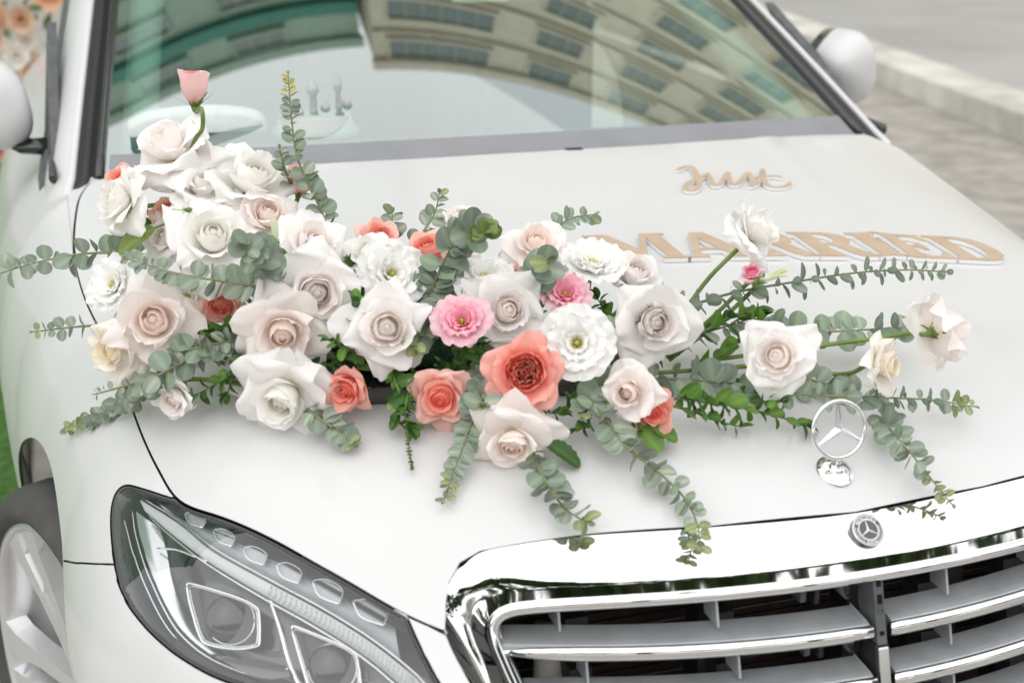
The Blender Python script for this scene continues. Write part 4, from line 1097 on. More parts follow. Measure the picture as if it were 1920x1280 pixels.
def flower(px, py, dia, dy, kind, pal, lean, label, cat='rose', stem=None, back=0, sep=True, seed=0, wid_=.5, spin=None, name=None):
    """dia: diameter as seen; dy: metres further back (+) or forward (-) than the run of the arrangement"""
    P = place(px, py, dia, dy); h = P.z-H(P.x, P.y); rg = random.Random(seed*131+int(px*7+py)); dep = (P-CP).dot(FW); s = dia*.5/FPX*dep
    ax = face_axis(px, py, lean[0]*1.35, lean[1]*1.35, back)
    k = {'open': 1.02, 'loose': 1.0, 'tight': 1.22, 'quartered': 1.05, 'ruffle': 1.06, 'cup': 1.12, 'bud': 1.45, 'lisbud': 1.5}[kind]; s = s*k
    root = empty(name or {'rose': 'rose', 'lisianthus': 'lisianthus', 'bud': 'flower_bud'}[cat], P, label, cat, 'cut flowers in the bonnet arrangement')
    lift = {'open': .32, 'loose': .32, 'tight': .55, 'quartered': .3, 'ruffle': .25, 'cup': .45, 'bud': .5, 'lisbud': .55}[kind]
    fr = frame_for(ax, rg.uniform(0, 6.28) if spin is None else spin); mw = fr.to_matrix()
    off = Vector((0, 0, -lift))
    pc = PAL[pal]; LY = layers(kind, rg); nl = len(LY); cv = ([], [], [])
    az = rg.uniform(0, 6)
    opn = rg.uniform(-.24, .20) if kind not in ('ruffle', 'quartered', 'bud', 'lisbud') else 0; csc = rg.uniform(.8, 1.3)
    if kind in ('open', 'loose', 'cup'):        # folded heart inside the innermost petals
        hv, hf, hc = [], [], []; n = 12
        for q, (r, z) in enumerate(((.17, .30), (.165, .46), (.13, .58), (.07, .645), (.0, .66))):
            for i in range(n):
                a = 2*math.pi*i/n+q*.35; rr = r*(1+.10*math.sin(3*a)); hv.append((mw @ (Vector((rr*math.cos(a), rr*math.sin(a), z))+off))*s); hc.append(mixc(pc[0], pc[1], .5))
            if q: hf += [((q-1)*n+i, (q-1)*n+(i+1) % n, q*n+(i+1) % n, q*n+i) for i in range(n)]
        cv[0].extend(hv); cv[1].extend(hf); cv[2].extend(hc)
    if kind == 'tight':
        ck_ = CORE[kind]; V, F, C = spiral_core(rg, ck_[0]*csc, ck_[1]*rg.uniform(.92, 1.04), ck_[2]*rg.uniform(.85, 1.2), pc); a = rg.uniform(0, 6.28); V = [(mw @ (v+off))*s for v in rotz(V, a)]
        cv[0].extend(V); cv[1].extend(F); cv[2].extend(C)
    for li, (n, L, W, r0, a0, a1, curl, wrap, roll, tip, ruf, lay) in enumerate(LY):
        az += rg.uniform(.4, 1.0)
        for q in range(n):
            j = lambda v, f=.12: v*rg.uniform(1-f, 1+f)
            cs = li < (nl-2 if kind in ('quartered', 'ruffle') else 2 if kind in ('open', 'loose', 'cup') else 1); irr = (.35 if li < 2 and kind in ('open', 'loose', 'cup') else .8+1.3*li/nl) if kind != 'ruffle' else .6
            V, F, C = petal_mesh(rg, j(L, .07), j(W, .08), r0, a0+opn*.5*(li > 1)+rg.uniform(-.08, .08)*irr, a1+opn*(li > 1)+rg.uniform(-.17, .17)*irr, j(curl, .5), j(wrap), j(roll, .3), j(tip, .6), ruf, min(1, max(0, lay+rg.uniform(-.06, .06))), pc, 8 if cs else 14, 7 if cs else 13, 3.0 if kind != 'ruffle' else 3.6, 0, (.72 if kind == 'open' else .6) if tip else .4, .05 if (kind in ('loose', 'ruffle') and rg.random() < .35) else 0, (rg.uniform(.05, .65) if kind == 'open' else rg.uniform(.0, .55) if kind in ('loose', 'cup', 'tight') else 0)*(1 if tip else 0))
            a = az+2*math.pi*q/n+rg.uniform(-.17, .17)*irr; V = [(mw @ (v+off))*s for v in rotz(V, a)]
            if cs:
                b = len(cv[0]); cv[0].extend(V); cv[1].extend([tuple(i+b for i in f) for f in F]); cv[2].extend(C)
            else: colored('petal', V, F, C, 'petal', root)
    if cv[0]: colored('flower_centre', *cv, 'petal', root)
    if kind == 'ruffle':
        V, F = tube([(0, 0, .05), (0, 0, .16), (0, 0, .26), (0, 0, .30)], [.05, .075, .05, .03], 8); C = [(.45, .5, .10)]*len(V); V2, F2, C2 = V, F, C
        for q in range(6):
            a = 2*math.pi*q/6; v, f = tube([(.05*math.cos(a), .05*math.sin(a), .05), (.13*math.cos(a), .13*math.sin(a), .26)], [.012, .022], 5); b = len(V2); V2 = V2+v; F2 = F2+[tuple(i+b for i in g) for g in f]; C2 = C2+[(.55, .42, .06)]*len(v)
        colored('stamens', [(mw @ (Vector(v)+off))*s for v in V2], F2, C2, 'stalk', root)
    if sep:
        sp = empty('calyx_base', (0, 0, 0)); sp.parent = root
        class T: pass
        before = set(o.name for o in bpy.data.objects if False)
        sepals(sp, s, rg, 5, .62 if kind != 'lisbud' else .5, 1.75 if kind not in ('bud', 'lisbud') else 1.35 if kind == 'bud' else .35)
        for c_ in sp.children: c_.data.transform(Matrix.Translation(Vector((0, 0, -lift*s)))); c_.data.transform(mw.to_4x4())
        # flatten: calyx itself becomes the part, sepals its sub-parts
        ch = list(sp.children); cal = ch[0]
        for c_ in ch: c_.parent = root if c_ is cal else cal
        bpy.data.objects.remove(sp)
    # stem
    b0 = mw @ Vector((0, 0, -lift-.26))*s
    if stem:
        pts = [b0]+[(onH(x, y, hh) if hh < .25 else on(x, y, 'y', hh))-P for x, y, hh in stem]
    else:
        tgt = Vector((max(-.62, min(-.16, P.x+(TRAY.x-P.x)*.35)), P.y+(.56-P.y)*.6, 0)); tgt.z = H(tgt.x, tgt.y)+min(.03, h*.4); g = tgt-P
        g0 = b0-ax*min(.05, max(.012, h*.35)); 
        pts = [b0, g0, g]
    pts = smooth_path(pts, 5)
    pts = [p if (P+p).z > H((P+p).x, (P+p).y)+.004 else Vector((p.x, p.y, H((P+p).x, (P+p).y)+.004-P.z)) for p in pts]
    V, F = tube(pts, [.0032*(1-.15*i/len(pts)) for i in range(len(pts))], 7); colored('stem', V, F, [mixc((.20, .28, .07), (.12, .20, .045), .5+.5*math.sin(i*.7)) for i in range(len(V))], 'stalk', root)
    return root
# ================================================================ the arrangement
tr = empty('floral_tray', HP(-.36, .52), 'shallow black plastic tray of floral foam under the flowers', 'tray'); TO = HP(-.36, .52)
def onhood_box(x0, x1, d0, d1, h0, h1, ang=-.23):
    V = []; ca, sa = math.cos(ang), math.sin(ang)
    for h in (h0, h1):
        for d in (d0, d1):
            for x in (x0, x1):
                X = -.34+x*ca-d*sa; Y = .555+x*sa+d*ca; V.append(HP(X, Y, h)-TO)
    return V, [(0, 2, 3, 1), (4, 5, 7, 6), (0, 1, 5, 4), (2, 6, 7, 3), (0, 4, 6, 2), (1, 3, 7, 5)]
bevel(meshobj('tray_body', *onhood_box(-.20, .17, -.055, .075, .003, .026), 'gloss_black', tr, False), .004)
meshobj('tray_lip', *onhood_box(-.206, .176, -.061, .081, .025, .029), 'gloss_black', tr, False)
mat('foam', (.018, .05, .028), .95, 0, 0, .2, noise_amt=.3, noise_scale=80, bump=.5, bump_scale=200)
bevel(meshobj('floral_foam', *onhood_box(-.18, .15, -.03, .06, .030, .050), 'foam', tr, False), .012, 3)

FL = [
 # px, py, dia, dy, kind, palette, lean, label, cat, extra
 (362, 160, 92, .02, 'bud', 'rosebud', (-.15, 1.5), 'pink rosebud standing highest on a bent stem before the windscreen', 'rose', dict(back=.35, stem=[(378, 205, .80), (380, 240, .80), (366, 262, .80), (345, 320, .80)])),
 (318, 276, 162, .0, 'open', 'pale', (-.5, 1.0), 'large blush white rose turned upward just below the tall pink rosebud', 'rose', dict(back=.1)),
 (228, 336, 71, .05, 'cup', 'salmon', (-.4, .5), 'coral rose peeping out at the far upper left of the flowers', 'rose', {}),
 (224, 378, 125, -.02, 'loose', 'white', (-.9, .3), 'white rose facing left at the upper left edge of the arrangement', 'rose', dict(back=.1)),
 (380, 352, 108, .0, 'loose', 'white', (.1, .9), 'white rose tucked between the two large uppermost blush and white roses', 'rose', {}),
 (472, 338, 162, .02, 'open', 'white', (.25, .9), 'large white rose at the top, left of the upright eucalyptus spire', 'rose', {}),
 (318, 398, 84, .03, 'cup', 'salmon', (-.1, .7), 'coral rose half hidden behind the big white rose at left', 'rose', {}),
 (398, 448, 162, -.04, 'loose', 'white', (.05, .45), 'big white cupped rose in the middle of the left cluster', 'rose', {}),
 (312, 446, 99, .01, 'loose', 'pale', (-.5, .3), 'pale blush rose squeezed against the left of the big white cupped rose', 'rose', {}),
 (566, 338, 71, .04, 'bud', 'salmon', (.3, 1.3), 'small coral rosebud beside the upright eucalyptus spire', 'rose', dict(back=.2)),
 (500, 405, 121, .0, 'loose', 'blush', (.2, .6), 'blush rose under the large white rose at the top', 'rose', {}),
 (586, 462, 149, -.01, 'open', 'pale', (.3, .6), 'white rose with square petals above the centre-left drooping one', 'rose', {}),
 (592, 546, 164, -.05, 'loose', 'pale', (.1, -.1), 'white rose with blush heart and hanging square petals left of centre', 'rose', {}),
 (210, 532, 108, .0, 'ruffle', 'pure', (-.6, .3), 'white ruffled bloom at the far left between two eucalyptus sprigs', 'lisianthus', {}),
  (303, 548, 46, .03, 'cup', 'salmon', (0, .3), 'tiny glimpse of a coral rose above the blush rose at left', 'rose', dict(sep=False)),
 (290, 602, 162, -.03, 'open', 'blush', (-.1, .1), 'blush rose with pink heart facing the camera at far left', 'rose', {}),
 (352, 556, 71, .02, 'ruffle', 'pure', (.1, .3), 'small white ruffled bloom right of the blush rose at far left', 'lisianthus', {}),
 (414, 572, 93, .0, 'tight', 'salmon', (-.1, -.4), 'coral rose below the arching eucalyptus sprig at left', 'rose', {}),
 (216, 652, 127, .0, 'loose', 'cream', (-.7, -.1), 'cream rose with yellowish heart at the lower left edge', 'rose', {}),
 (326, 748, 91, -.01, 'cup', 'pale', (-.5, -.5), 'small drooping blush rose touching the bonnet at lower left', 'rose', {}),
 (530, 622, 151, -.05, 'open', 'blush', (.0, -.35), 'blush rose with pointed petals left of the green gap', 'rose', {}),
 (532, 742, 171, -.03, 'open', 'white', (-.25, -.55), 'white star-shaped rose drooping onto the bonnet, left of the coral pair', 'rose', {}),
 (458, 702, 78, .02, 'ruffle', 'pure', (-.2, .1), 'small white bloom half hidden behind the drooping star-shaped rose', 'lisianthus', {}),
  (478, 508, 48, .02, 'cup', 'pink', (.1, .2), 'little pink bloom behind the eucalyptus knob at left', 'rose', dict(sep=False)),
  (648, 731, 90, -.03, 'tight', 'coral', (-.35, -.35), 'coral rose with tight spiral below the centre, left of its twin', 'rose', dict(stem=[(690, 716, .56), (745, 722, .55), (800, 735, .54)])),
  (736, 512, 132, -.01, 'ruffle', 'pure', (.25, .35), 'white ruffled bloom above the centre white rose', 'lisianthus', {}),
  (688, 474, 92, .01, 'loose', 'white', (-.3, .5), 'white rose in front of the coral petals at the upper centre', 'rose', {}),
  (712, 446, 92, .05, 'cup', 'salmon', (.2, .7), 'coral rose peeping over a white rose at the upper centre', 'rose', {}),
  (803, 466, 96, .04, 'cup', 'salmon', (-.2, .8), 'coral rose behind the hooked eucalyptus sprig', 'rose', {}),
  (724, 614, 152, -.06, 'open', 'pale', (.05, .05), 'large white rose with blush heart at the centre left of the pink bloom', 'rose', {}),
  (862, 404, 64, .10, 'cup', 'pale', (.1, 1.0), 'pale out of focus rose behind the hooked eucalyptus tip', 'rose', {}),
  (868, 482, 70, .05, 'loose', 'blush', (.3, .5), 'blush petals right of the hooked eucalyptus sprig', 'rose', {}),
  (908, 516, 112, .01, 'ruffle', 'pure', (.1, .95), 'flat white ruffled bloom seen from its rim above the pink one', 'lisianthus', {}),
  (866, 600, 108, -.05, 'ruffle', 'pink', (-.1, .45), 'bright pink ruffled bloom at the centre', 'lisianthus', {}),
  (950, 582, 138, -.01, 'loose', 'pale', (.15, .05), 'white rose with blush heart right of the bright pink bloom', 'rose', {}),
  (1006, 458, 112, .05, 'loose', 'blush', (.1, .6), 'pale blush rose highest in the right half', 'rose', {}),
  (1060, 549, 96, .01, 'ruffle', 'pink', (.1, .55), 'pink ruffled bloom above the large white ruffled one', 'lisianthus', {}),
  (968, 514, 44, .05, 'cup', 'salmon', (0, .5), 'glimpse of a coral rose below the pale blush rose', 'rose', dict(sep=False)),
  (1112, 490, 122, .04, 'ruffle', 'pure', (.2, .9), 'white ruffled bloom beside the letter M', 'lisianthus', {}),
  (1190, 512, 112, .05, 'cup', 'pale', (.3, .7), 'white blush rose just in front of the letter M', 'rose', {}),
  (1226, 602, 146, -.01, 'loose', 'pale', (.25, -.1), 'white rose with peach heart at the right end of the mass', 'rose', {}),
  (1082, 642, 138, -.075, 'ruffle', 'pure', (.0, .1), 'large white ruffled bloom facing the camera', 'lisianthus', {}),
  (984, 698, 134, -.075, 'quartered', 'coral', (-.05, .05), 'coral garden rose with crowded swirled heart', 'rose', {}),
  (826, 746, 108, -.03, 'tight', 'salmon', (-.05, -.25), 'salmon rose with pointed petals below the centre, right of its twin', 'rose', {}),
  (962, 828, 132, -.02, 'open', 'blush', (-.1, -.55), 'blush rose drooping lowest onto the bonnet at the front', 'rose', {}),
  (1180, 735, 106, -.05, 'loose', 'blush', (-.3, -.1), 'blush rose in front of a small coral rose at the right', 'rose', {}),
  (1226, 774, 78, -.02, 'tight', 'coral', (.1, -.15), 'small coral rose peeping out below the blush rose at the right', 'rose', {}),
  (1418, 432, 128, .0, 'loose', 'white', (.75, .45), 'white rose on a long stem leaning over the letters', 'rose', dict(back=.45, stem=[(1388, 462, .565), (1330, 520, .56), (1270, 600, .55), (1200, 690, .52)])),
  (1410, 511, 48, .0, 'cup', 'pink', (.0, .7), 'small pink bud below the white rose that leans over the letters', 'bud', dict(stem=[(1392, 540, .545), (1330, 600, .54), (1250, 670, .52)])),
  (1448, 518, 60, -.01, 'lisbud', 'lime', (1.6, .6), 'closed greenish white bud right of the small pink bud', 'bud', dict(back=.6, stem=[(1410, 545, .54), (1345, 605, .535), (1255, 675, .52)])),
  (1458, 668, 132, -.01, 'loose', 'pale', (-.1, .1), 'blush white rose alone on the right, above the standing ornament', 'rose', dict(stem=[(1420, 684, .455), (1330, 692, .47), (1210, 700, .49)])),
  (1764, 618, 116, .0, 'open', 'blush', (.75, .25), 'blush rose seen from behind at the far right end', 'rose', dict(back=1.45, stem=[(1700, 626, .415), (1600, 640, .43), (1480, 655, .455), (1300, 680, .49)])),
  (1656, 684, 104, .0, 'loose', 'cream', (.85, -.05), 'creamy white rose on a short stem at the right, seen from its side', 'rose', dict(back=.35, stem=[(1590, 700, .42), (1510, 702, .44), (1380, 715, .46)])),
  (516, 438, 56, -.10, 'lisbud', 'lime', (-.15, 1.6), 'green pointed bud on a curved stalk in front of the left cluster', 'bud', dict(back=.5, stem=[(530, 470, .62), (552, 500, .63)])),
  (336, 393, 26, -.08, 'lisbud', 'lime', (-1.6, .1), 'tiny green bud on a straight stalk across the left cluster', 'bud', dict(back=.7, stem=[(370, 392, .74), (400, 388, .74)])),
]
for row in FL:
    px, py, dia, dy, kind, pal, lean, label, cat, ex = row
    flower(px, py, dia, dy, kind, pal, lean, label, cat, **ex)

# ---------------------------------------------------------------- leaf library (shared meshes)
def leaf_mesh(name, L, W, cup, bend, c0, c1, power=1.0, nu=4, nv=8, serr=0, wav=0, rim=None):
    V, F, C = [], [], []
    for j in range(nv+1):
        v = j/nv; q_v = (v**power*.97+.02)*2-1; w_ = W*math.sqrt(max(0, 1-q_v*q_v))
        for i in range(nu+1):
            u = -1+2*i/nu; s = u*w_*(1+serr*(.5 if (j % 2) else -.5)*abs(u))
            z = cup*(s*s)/max(W, .01) + bend*v*v*L + wav*math.sin(v*7+u*2)*W*.12*abs(u)
            V.append(Vector((v*L, s, z))); e = abs(u)**4
            C.append(mixc(mixc(c0, c1, .4*v), rim or c1, .6*e if rim else 0) if abs(u) > .1 else mixc(c0, (min(1, c0[0]*1.5+.03), min(1, c0[1]*1.4+.03), c0[2]*1.3+.01), .7))
    F = [(j*(nu+1)+i, j*(nu+1)+i+1, (j+1)*(nu+1)+i+1, (j+1)*(nu+1)+i) for j in range(nv) for i in range(nu)]
    me = bpy.data.meshes.new(name); me.from_pydata([tuple(v) for v in V], [], F); a = me.color_attributes.new('pig', 'FLOAT_COLOR', 'POINT')
    b = []
    for c in C: b += [*c, 1]
    a.data.foreach_set('color', b)
    for p in me.polygons: p.use_smooth = True
    return me
def lib(tag_, m, specs):
    out = []
    for k, sp in enumerate(specs):
        me = leaf_mesh(tag_, **sp); me.materials.append(MATS[m]); out.append(me)
    return out
BLUE = (.265, .33, .265); BLUE2 = (.32, .38, .31); OLV = (.25, .31, .14); YEL = (.36, .36, .12)
GUM = lib('gum_leaf', 'gum_leaf', [dict(L=1, W=.47, cup=.25, bend=-.10, c0=BLUE, c1=BLUE2, rim=(.27, .30, .24)), dict(L=1, W=.52, cup=.15, bend=.08, c0=(.21, .28, .225), c1=BLUE, rim=(.25, .29, .22)), dict(L=1, W=.43, cup=.35, bend=-.18, c0=BLUE2, c1=(.24, .30, .24), rim=(.30, .34, .27)), dict(L=1, W=.50, cup=-.15, bend=.12, c0=(.22, .30, .215), c1=BLUE2, wav=.6)])
GUMT = lib('gum_leaf_tip', 'gum_leaf', [dict(L=1, W=.42, cup=.3, bend=.1, c0=(.26, .32, .18), c1=(.29, .34, .19)), dict(L=1, W=.36, cup=.3, bend=-.05, c0=(.27, .32, .16), c1=(.34, .36, .18))])
LONG = lib('gum_leaf_long', 'gum_leaf', [dict(L=1, W=.28, cup=.3, bend=-.08, c0=(.21, .285, .225), c1=BLUE2), dict(L=1, W=.33, cup=.15, bend=.1, c0=BLUE, c1=BLUE2, rim=(.26, .30, .24))])
FILL = lib('green_leaf', 'leaf', [dict(L=1, W=.30, cup=.5, bend=-.22, c0=(.06, .15, .03), c1=(.09, .20, .045), power=1.1), dict(L=1, W=.34, cup=.4, bend=-.10, c0=(.10, .23, .04), c1=(.15, .29, .06)), dict(L=1, W=.26, cup=.6, bend=-.3, c0=(.045, .12, .03), c1=(.07, .16, .04)), dict(L=1, W=.36, cup=.3, bend=.05, c0=(.15, .29, .06), c1=(.22, .35, .09), wav=.8)])
BIG = lib('broad_leaf', 'leaf', [dict(L=1, W=.36, cup=.25, bend=-.12, c0=(.14, .20, .05), c1=(.17, .23, .07), nu=6, nv=10), dict(L=1, W=.24, cup=.35, bend=-.14, c0=(.045, .11, .03), c1=(.06, .13, .035), nu=6, nv=12, serr=.16)])
def PT(px, py, d): return onH(px, py, d) if d < .25 else on(px, py, 'y', d)
def put(me, root, loc, xdir, zdir, size, nm='leaf'):
    x = Vector(xdir).normalized(); z = Vector(zdir); z = (z-x*z.dot(x))
    if z.length < 1e-4: z = x.orthogonal()
    z.normalize(); y = z.cross(x)
    o = bpy.data.objects.new(nm, me); col.objects.link(o); o.parent = root
    M = Matrix(((x.x, y.x, z.x, loc.x), (x.y, y.y, z.y, loc.y), (x.z, y.z, z.z, loc.z), (0, 0, 0, 1))) @ Matrix.Diagonal((size, size, size, 1))
    o.matrix_local = M; return o
def walk(pts, step):
    """points at even arclength with tangents"""
    P = smooth_path(pts, 8); out = []; acc = 0; nxt = 0
    for a, b in zip(P, P[1:]):
        l = (b-a).length
        while nxt <= acc+l and l > 0:
            out.append((a.lerp(b, (nxt-acc)/l), (b-a).normalized())); nxt += step
        acc += l
    return out, acc, P
def gum(label, pts, leafpx, meshes=GUM, tip=.45, gap=.62, lean=.9, seed=0, tiplib=GUMT, tipn=2, edge=0, root_name='eucalyptus_sprig', twist=0, fac=.6):
    leafpx *= 1.02
    P = [PT(*p) for p in pts]; B = P[0].copy(); rg = random.Random(seed+int(pts[0][0])); dep = (B-CP).length
    L = leafpx/FPX*dep; root = empty(root_name, B, label, 'eucalyptus', 'eucalyptus sprigs of the bonnet arrangement')
    rel = [p-B for p in P]; _, tot, path = walk(rel, .01)
    V, F = tube(path, [.0021*(1-.6*i/len(path)) for i in range(len(path))], 6); colored('stem', V, F, [mixc((.22, .25, .12), (.24, .20, .11), rg.random()*.5) for _ in V], 'stalk', root)
    s = 0; k = 0; ph = twist
    acc = [0]
    for a, b in zip(path, path[1:]): acc.append(acc[-1]+(b-a).length)
    while s < tot:
        i = max(0, min(len(path)-2, next((q for q in range(len(acc)) if acc[q] > s), len(acc)-1)-1)); f = (s-acc[i])/max(1e-6, acc[i+1]-acc[i])
        p = path[i].lerp(path[i+1], f); t = (path[i+1]-path[i]).normalized(); fr = s/tot
        sz = L*(1-(1-tip)*fr**1.6)*rg.uniform(.72, 1.18)
        up = Vector((0, 0, 1)); a = t.cross(up); a = a.normalized() if a.length > .05 else Vector((1, 0, 0)); b = t.cross(a)
        ph += math.pi/2+rg.uniform(-.35, .35)
        for sd_ in (0, math.pi):
            if rg.random() < .09: continue
            th = ph+sd_+rg.uniform(-.25, .25); d = a*math.cos(th)+b*math.sin(th); ln = lean+rg.uniform(-.25, .25)
            xd = (d*math.sin(ln)+t*math.cos(ln)).normalized(); zd = (t*math.sin(ln)-d*math.cos(ln))
            if rg.random() < fac:        # blades laid open to the light instead of seen on edge
                tc = (CP-B-p).normalized()*.8+Vector((0, 0, .5)); sdv = t.cross(tc).normalized()*(1 if sd_ else -1)*(1 if k % 2 else .8)
                d = (sdv+Vector((rg.uniform(-.3, .3), rg.uniform(-.3, .3), rg.uniform(-.2, .4)))).normalized(); xd = (d*math.sin(ln)+t*math.cos(ln)).normalized()
                zd = tc+Vector((rg.uniform(-.5, .5), rg.uniform(-.4, .4), rg.uniform(-.2, .5)))
            w0 = B+p+xd*sz
            hz = H(w0.x, w0.y)
            if w0.z < hz+.003 and w0.y < 1.5:            # rest on the paint instead of sinking in
                xd = (xd*sz+Vector((0, 0, hz+.004-w0.z))).normalized()
            lm = tiplib if (fr > .86 and tipn) else meshes
            me = lm[rg.randrange(len(lm))]
            put(me, root, p+d*.0015, xd, zd, sz*rg.uniform(.92, 1.05))
        s += max(.003, sz*gap*.88*rg.uniform(.8, 1.2)); k += 1
    # terminal buds
    for q in range(3):
        put(tiplib[q % len(tiplib)], root, path[-1], (path[-1]-path[-2]).normalized()+Vector((rg.uniform(-.5, .5), rg.uniform(-.5, .5), rg.uniform(-.2, .5))), Vector((0, 0, 1)), L*tip*.6)
    return root
gum('eucalyptus sprig reaching out past the left edge of the picture', [(262, 474, .78), (190, 474, .80), (140, 478, .81), (60, 494, .82), (-10, 516, .83)], 34, lean=1.2, gap=.78, tip=.7, tipn=0)
gum('eucalyptus sprig arching across the left cluster over the coral rose', [(548, 548, .60), (500, 540, .59), (420, 528, .59), (330, 512, .61), (236, 484, .65)], 36, lean=1.25, gap=.55, tip=.42, tipn=0)
gum('short eucalyptus sprig pointing left beside the cream rose', [(250, 606, .70), (150, 612, .70), (62, 622, .70)], 28, lean=1.25, gap=.95, tip=.4, tipn=1)
gum('long eucalyptus sprig drooping to the lower left over the wing seam', [(450, 650, .62), (390, 660, .60), (340, 680, .59), (290, 708, .58), (230, 755, .03), (170, 786, .018), (125, 803, .012)], 36, lean=1.15, gap=.58, tip=.42)
gum('thin eucalyptus tip lying above the long lower left sprig', [(300, 706, .62), (240, 722, .63), (178, 739, .64)], 20, LONG, lean=1.2, gap=.9, tip=.5, tipn=0)
gum('upright eucalyptus spire with yellow tip before the windscreen', [(612, 425, .72), (598, 385, .72), (578, 345, .72), (556, 290, .73), (547, 225, .74), (540, 140, .75)], 25, lean=1.2, gap=.62, tip=.5, tiplib=lib('gum_leaf_yellow', 'gum_leaf', [dict(L=1, W=.42, cup=.3, bend=.1, c0=(.42, .40, .14), c1=(.55, .48, .20)), dict(L=1, W=.38, cup=.3, bend=.0, c0=(.36, .36, .13), c1=(.48, .44, .18))]))
gum('small eucalyptus shoot at the foot of the upright spire', [(545, 345, .75), (532, 310, .75), (524, 278, .75)], 22, lean=1.15, gap=.7, tip=.6, tipn=0)
gum('hooked eucalyptus sprig curling over to the right at the top centre', [(795, 585, .58), (815, 530, .58), (838, 478, .58), (862, 444, .57), (892, 432, .54), (912, 440, .51)], 44, lean=1.3, gap=.27, tip=.72, tiplib=lib('gum_leaf_lime', 'gum_leaf', [dict(L=1, W=.5, cup=.3, bend=.1, c0=(.20, .28, .10), c1=(.26, .33, .13)), dict(L=1, W=.46, cup=.3, bend=.0, c0=(.17, .25, .09), c1=(.22, .30, .12))]))
gum('small upright eucalyptus sprig left of the hooked one', [(782, 452, .72), (800, 425, .73), (816, 398, .74), (824, 362, .75)], 27, lean=1.15, gap=.75, tip=.6, tipn=1)
gum('short eucalyptus tip above the coral petals at the upper centre', [(738, 446, .72), (736, 422, .72), (735, 400, .73)], 25, lean=1.2, gap=.6, tip=.8, tipn=1)
gum('stubby eucalyptus knob pointing at the camera in the left cluster', [(535, 520, .62), (505, 495, .58), (478, 474, .53), (462, 464, .50)], 42, lean=1.35, gap=.22, tip=.75, tipn=0)
gum('pale eucalyptus tip beside the large centre white rose', [(825, 575, .56), (806, 605, .53), (788, 632, .50), (776, 648, .48)], 36, meshes=GUM, lean=1.0, gap=.3, tip=.7)
gum('eucalyptus sprig hanging down left of the lowest blush rose', [(935, 670, .50), (912, 705, .47), (898, 745, .06), (882, 800, .035), (858, 865, .02), (832, 938, .012)], 34, lean=1.1, gap=.55, tip=.42)
gum('eucalyptus tip below the lowest blush rose', [(1000, 850, .04), (1012, 880, .035), (1035, 920, .03), (1062, 955, .03), (1098, 978, .03)], 36, lean=1.15, gap=.42, tip=.85)
gum('longest eucalyptus sprig trailing over the front edge of the bonnet', [(1105, 745, .06), (1140, 790, .045), (1175, 838, .03), (1235, 885, .025), (1285, 935, .02), (1308, 985, .022), (1312, 1025, .03)], 37, lean=1.1, gap=.60, tip=.62)
gum('short eucalyptus tip below the coral rose left of centre', [(575, 765, .04), (600, 785, .03), (632, 806, .022), (664, 836, .012)], 38, lean=1.15, gap=.5, tip=.45)
gum('small out of focus eucalyptus tip above the pale blush rose', [(1046, 424, .72), (1075, 408, .74), (1116, 402, .76)], 24, LONG, lean=1.0, gap=.7, tip=.8, tipn=1)
gum('little eucalyptus cluster left of the upper white ruffled bloom', [(1000, 552, .55), (1008, 522, .54), (1020, 500, .52), (1032, 490, .50)], 40, lean=1.2, gap=.42, tip=.9, tipn=1)
gum('eucalyptus shoot crossing the white rose at the right end', [(1128, 640, .50), (1150, 618, .48), (1182, 600, .46), (1216, 578, .45)], 32, lean=1.15, gap=.48, tip=.65)
gum('long eucalyptus sprig reaching right below the letters', [(1268, 582, .54), (1370, 550, .535), (1480, 530, .53), (1600, 512, .53), (1700, 506, .53), (1776, 510, .53)], 36, LONG, lean=1.35, gap=.72, tip=.5, tipn=0, fac=.1)
gum('eucalyptus sprig behind the stem of the far right rose', [(1450, 622, .475), (1540, 622, .47), (1620, 618, .465), (1712, 612, .46)], 36, meshes=GUM, lean=1.35, gap=.55, tip=.9, tipn=0)
gum('eucalyptus sprig stretching right behind the standing ornament', [(1470, 736, .05), (1560, 742, .05), (1660, 745, .045), (1750, 750, .04), (1826, 762, .03)], 34, LONG, lean=1.3, gap=.62, tip=.55, fac=.3)
gum('eucalyptus sprig arching over the standing ornament to the front edge', [(1490, 702, .42), (1560, 726, .405), (1630, 765, .39), (1690, 828, .045), (1740, 890, .03), (1784, 944, .02)], 40, LONG+GUM[:1], lean=1.15, gap=.58, tip=.4)
gum('dark broad-leaved eucalyptus under the long right stems', [(1190, 712, .47), (1260, 710, .46), (1330, 714, .45), (1420, 722, .44)], 44, lean=1.4, gap=.5, tip=.9, tipn=0)
gum('eucalyptus shoot among the stems right of the white end rose', [(1250, 655, .50), (1320, 625, .495), (1400, 600, .49)], 32, LONG, lean=1.2, gap=.6, tip=.8, tipn=0)
gum('eucalyptus leaves filling the gap under the left roses', [(480, 640, .62), (430, 640, .60), (380, 650, .59), (330, 660, .60)], 34, lean=1.2, gap=.5, tip=.9, tipn=0)
gum('eucalyptus leaves beside the coral swirled rose', [(960, 655, .52), (935, 690, .49), (915, 730, .46), (905, 760, .07)], 40, lean=1.3, gap=.42, tip=.9, tipn=0)
gum('eucalyptus leaves hanging left of the blush rose at the right', [(1150, 700, .46), (1120, 740, .06), (1100, 775, .05)], 34, lean=1.2, gap=.5, tip=.9, tipn=0)

